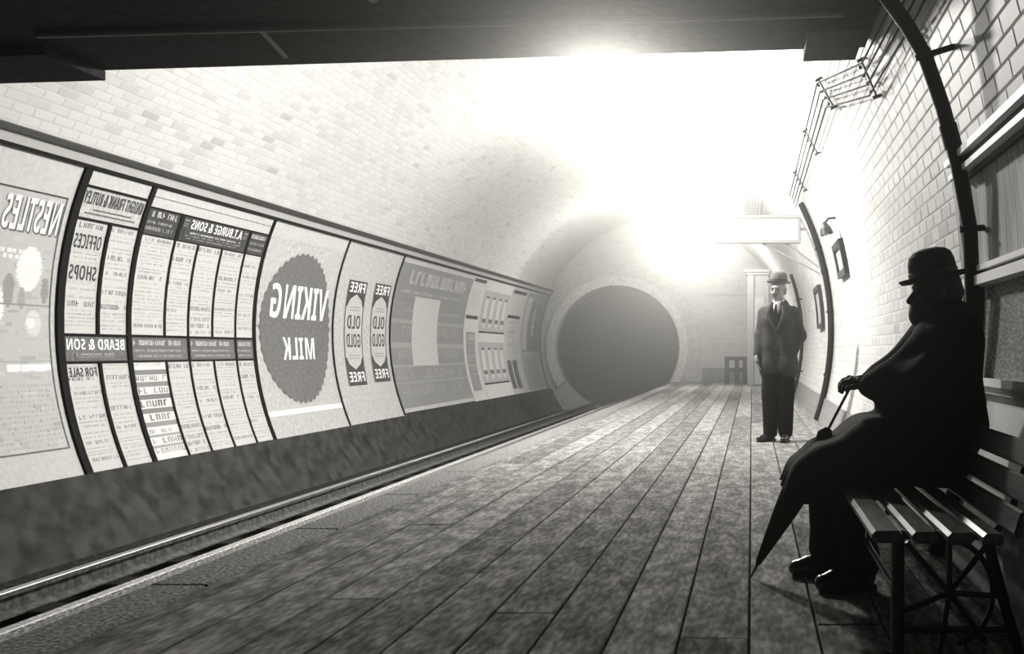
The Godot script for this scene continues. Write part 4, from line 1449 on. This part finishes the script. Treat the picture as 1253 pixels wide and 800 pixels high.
	for q in [[a0, a1, 1.30, 1.76, 0.02, "upper_sheet", M.streaky], [a0, a1 - 0.13, 0.80, 1.22, 0.015, "lower_sheet", M.mottled], [a0, a1, 1.82, 1.85, 0.11, "cornice_moulding", M.white_paint], [a0, a1, 1.78, 1.82, 0.07, "cornice_groove", M.dark_paint], [a0, a1, 1.755, 1.78, 0.10, "cornice_moulding", M.white_paint], [a0, a1, 1.735, 1.755, 0.05, "cornice_groove", M.dark_paint],
			[a0, a1, 1.285, 1.31, 0.075, "middle_rail", M.white_paint], [a0, a1, 1.265, 1.285, 0.05, "rail_groove", M.dark_paint], [a0, a1, 1.22, 1.265, 0.085, "middle_rail", M.white_paint], [a0, a1, 0.765, 0.80, 0.09, "bottom_rail", M.white_paint], [a0, a1, 0.735, 0.765, 0.06, "bottom_rail", M.white_paint],
			[a1 - 0.14, a1 - 0.05, 0.80, 1.22, 0.06, "inner_stile", M.cream], [a1 - 0.19, a1 - 0.14, 0.80, 1.22, 0.04, "stile_groove", M.dark_paint], [a1, a1 + 0.07, 0.30, 1.85, 0.06, "outer_stile", M.dark_paint], [a0, a1, 0.31, 0.735, 0.02, "lower_board", M.cream]]:
		m = acc()
		slab(m, q[0], q[1], th_right_y(q[2]), th_right_y(q[3]), 0.0, q[4], 3)
		part(o, q[5], m, q[6])
	settle(o, rwall(3.4, 0.31, 0.0))

func build_far_end() -> void:
	var m
	var o := thing("kiosk", "tall pale panelled kiosk with a cornice at the far end behind the standing person", "kiosk")
	var z := -26.4
	m = acc()
	box(m, Vector3(-0.12, 0.0, z - 0.6), Vector3(0.46, 3.08, z), 0.01)
	part(o, "body", m, M.kiosk)
	m = acc()
	box(m, Vector3(-0.2, 3.08, z - 0.64), Vector3(0.5, 3.16, z + 0.07), 0.02)
	box(m, Vector3(-0.16, 3.02, z - 0.62), Vector3(0.48, 3.08, z + 0.035), 0.01)
	part(o, "cornice", m, M.moulding)
	for x in [[-0.12, 0.06], [0.36, 0.46]]:
		m = acc()
		box(m, Vector3(x[0], 0.0, z), Vector3(x[1], 3.0, z + 0.04), 0.008)
		part(o, "pilaster", m, M.kiosk)
	m = acc()
	box(m, Vector3(0.07, 0.02, z), Vector3(0.35, 2.4, z + 0.02), 0.005)
	var d := part(o, "door", m, M.moulding)
	m = acc()
	box(m, Vector3(0.12, 1.3, z + 0.018), Vector3(0.30, 2.2, z + 0.028), 0.004)
	part(d, "door_panel", m, M.letter_grey)
	m = acc()
	box(m, Vector3(0.12, 0.2, z + 0.018), Vector3(0.30, 1.1, z + 0.028), 0.004)
	part(d, "door_panel", m, M.letter_grey)
	settle(o, Vector3(0.17, 0.0, z))
	o = thing("side_table", "small dark wooden table against the skirting beside the kiosk", "table")
	z = -27.0
	m = acc()
	box(m, Vector3(-0.76, 0.68, z - 0.35), Vector3(-0.14, 0.78, z + 0.05), 0.01)
	part(o, "tabletop", m, M.dark_paint)
	for x in [-0.70, -0.42, -0.2]:
		m = acc()
		box(m, Vector3(x - 0.06, 0.0, z - 0.05), Vector3(x + 0.06, 0.68, z + 0.03), 0.008)
		part(o, "leg", m, M.dark_paint)
	m = acc()
	box(m, Vector3(-0.72, 0.36, z - 0.3), Vector3(-0.18, 0.46, z + 0.02), 0.008)
	part(o, "shelf", m, M.dark_paint)
	settle(o, Vector3(-0.45, 0.0, z - 0.15))
	# ventilation gratings high on the end wall
	for g in [[-0.95, 3.28, 3.66, 4, 0.5, "upper faint iron grating on the white end wall"], [-0.82, 2.88, 3.1, 4, 0.55, "lower faint iron grating on the white end wall"]]:
		o = thing("wall_grating", g[5], "grating", Vector3.ZERO, "gratings on the end wall")
		for k in g[3]:
			m = acc()
			var x: float = g[0] + g[4] * k / g[3]
			box(m, Vector3(x, g[1], -S_END - 0.005), Vector3(x + 0.04, g[2], -S_END + 0.03), 0.004)
			part(o, "bar", m, M.moulding)
		for y in [g[1], g[2] - 0.03]:
			m = acc()
			box(m, Vector3(g[0] - 0.03, y, -S_END - 0.005), Vector3(g[0] + g[4] * 0.9, y + 0.03, -S_END + 0.02), 0.004)
			part(o, "cross_bar", m, M.moulding)
		settle(o, Vector3(g[0], g[1], -S_END))

func build_bench() -> void:
	var o := thing("bench", "slatted wooden bench on black iron supports along the wall", "bench")
	var m
	var s0 := 2.68
	var s1 := 5.3
	for q in [[0.335, 0.422, 0.42], [0.447, 0.522, 0.417], [0.547, 0.62, 0.414], [0.645, 0.705, 0.412]]:
		m = acc()
		box(m, Vector3(q[0], q[2] - 0.034, -s1), Vector3(q[1], q[2], -s0), 0.011)
		part(o, "seat_slat", m, M.slat)
	var back := [[0.730, 0.405, 0.752, 0.475], [0.765, 0.487, 0.787, 0.562], [0.798, 0.58, 0.82, 0.655]]
	for q in back:
		var a := Vector2(q[0], q[1])
		var b := Vector2(q[2], q[3])
		var d := (b - a).normalized()
		var c := (a + b) * 0.5
		var t := Transform3D(Basis(Vector3(d.y, -d.x, 0), Vector3(d.x, d.y, 0), Vector3.BACK), Vector3(c.x, c.y, -(s0 + s1) / 2))
		m = acc()
		box(m, Vector3(-0.002, -a.distance_to(b) / 2, -(s1 - s0) / 2), Vector3(0.022, a.distance_to(b) / 2, (s1 - s0) / 2), 0.007, t)
		part(o, "back_slat", m, M.slat)
	for s in [2.88, 4.95]:
		var z: float = -s
		var e := Node3D.new()
		e.name = "iron_support"
		o.add_child(e, true)
		var bar := func(called, pts, r):
			var k = acc()
			tube(k, pts, r, 8)
			part(e, called, k, M.iron)
		bar.call("seat_bearer", [Vector3(0.34, 0.375, z), Vector3(0.72, 0.37, z), Vector3(0.775, 0.45, z), Vector3(0.845, 0.66, z)], 0.014)
		bar.call("leg", [Vector3(0.435, 0.375, z), Vector3(0.435, 0.02, z), Vector3(0.40, 0.012, z)], 0.021)
		bar.call("leg", [Vector3(0.70, 0.37, z), Vector3(0.745, 0.2, z), Vector3(0.80, 0.012, z)], 0.017)
		var hub := Vector3(0.59, 0.20, z)
		for g in [[0.44, 0.14], [0.46, 0.35], [0.59, 0.37], [0.70, 0.34], [0.745, 0.19], [0.7, 0.05], [0.56, 0.02]]:
			bar.call("strut", [hub, Vector3(g[0], g[1], z)], 0.009)
		var arc := []
		for k in 13:
			var g := lerpf(deg_to_rad(-80.0), deg_to_rad(75.0), k / 12.0)
			arc.append(hub + Vector3(cos(g) * 0.13, sin(g) * 0.155, 0))
		bar.call("curved_brace", arc, 0.009)
		bar.call("tie_bar", [Vector3(0.435, 0.09, z), Vector3(0.775, 0.09, z)], 0.011)
	m = acc()
	tube(m, [Vector3(0.435, 0.2, -2.88), Vector3(0.435, 0.2, -4.95)], 0.011, 8)
	part(o, "stretcher", m, M.iron)
	settle(o, Vector3(0.55, 0.0, -3.9))

func build_umbrella() -> void:
	var tip := Vector3(-0.005, 0.0, -3.93)
	var top := Vector3(0.425, 0.84, -3.845)
	var d := (top - tip).normalized()
	var sd := d.cross(Vector3.BACK).normalized()
	var t := Transform3D(Basis(sd, d, sd.cross(d)), tip)
	var o := thing("umbrella", "rolled black umbrella resting its point on the boards before the seated person", "umbrella", tip)
	var m = acc()
	var tl := Transform3D(t.basis, Vector3.ZERO)
	lathe(m, [Vector2(0.004, 0.05), Vector2(0.012, 0.075), Vector2(0.026, 0.18), Vector2(0.042, 0.31), Vector2(0.052, 0.42), Vector2(0.05, 0.52), Vector2(0.034, 0.6), Vector2(0.024, 0.63), Vector2(0.03, 0.66), Vector2(0.012, 0.69)], 48, tl, 8, 0.13)
	part(o, "folded_canopy", m, M.coat)
	m = acc()
	tube(m, [tl * Vector3(0, 0.002, 0), tl * Vector3(0, 0.06, 0)], [0.004, 0.007], 10)
	part(o, "ferrule", m, M.iron)
	m = acc()
	tube(m, [tl * Vector3(0, 0.05, 0), tl * Vector3(0, 0.9, 0)], 0.006, 10)
	part(o, "shaft", m, M.iron)
	m = acc()
	var pts := []
	for k in 11:
		var g := PI * k / 10.0
		pts.append(tl * Vector3(0.035 - 0.035 * cos(g), 0.9 + 0.035 * sin(g), 0))
	pts.append(tl * Vector3(0.07, 0.87, 0))
	tube(m, pts, 0.010, 10)
	part(o, "crook_handle", m, M.iron)

func _ready() -> void:
	rng.seed = 7
	# camera: a level view camera with a shifted lens, looking along the tunnel
	var cam := Camera3D.new()
	cam.name = "camera"
	add_child(cam)
	cam.position = Vector3(0, 0.92, 0)
	cam.projection = Camera3D.PROJECTION_FRUSTUM
	cam.near = 0.05
	cam.far = 200.0
	cam.size = 0.05 * 800.0 / 1180.0
	cam.frustum_offset = Vector2(-293.5, 30.0) * (0.05 / 1180.0)
	cam.current = true
	# no sky reaches down here; smoky air scatters the lamps' light
	var env := Environment.new()
	env.background_mode = Environment.BG_COLOR
	env.background_color = Color.BLACK
	env.tonemap_mode = Environment.TONE_MAPPER_LINEAR
	env.tonemap_exposure = 1.65
	env.volumetric_fog_enabled = true
	env.volumetric_fog_density = 0.007
	env.volumetric_fog_albedo = Color(1, 0.995, 0.975)
	env.volumetric_fog_anisotropy = 0.92
	env.sdfgi_enabled = true
	env.ssao_enabled = true
	env.ssil_enabled = true
	var we := WorldEnvironment.new()
	we.name = "environment"
	we.environment = env
	add_child(we)
	make_materials()
	M.streaky = stained(0.22, 0.58, 0.6, 83, Vector3(1.0, 0.12, 6.0), 0.03, 4)
	M.mottled = stained(0.14, 0.34, 0.5, 84, Vector3(2.0, 3.0, 1.0), 0.03, 5)
	# the lamps that light the place
	globe_lamp(-1.55, 3.6, 9.95, 21.0, "glowing opal globe lamp hanging just beyond the overbridge, nearest of the three")
	globe_lamp(-1.55, 4.2, 15.0, 15.0, "middle one of the three glowing opal globe lamps under the vault")
	globe_lamp(-1.55, 4.2, 25.0, 16.0, "farthest of the three glowing opal globe lamps, nearest the tunnel mouth")
	build_shell()
	var fog := FogVolume.new()
	fog.name = "smoky_air"
	fog.shape = RenderingServer.FOG_VOLUME_SHAPE_BOX
	fog.size = Vector3(9.0, 7.0, 30.0)
	fog.position = Vector3(-2.67, 2.0, -40.0)
	var fm := FogMaterial.new()
	fm.density = 0.12
	fm.albedo = Color(1, 0.997, 0.985)
	fog.material = fm
	fog.set_meta("kind", "stuff")
	fog.set_meta("label", "pale smoke hanging in the far tunnel")
	add_child(fog)
	build_floor()
	build_track()
	build_posters()
	build_overbridge()
	build_right_wall_fittings()
	build_far_end()
	build_bench()
	build_umbrella()
	build_seated()
	build_standing()
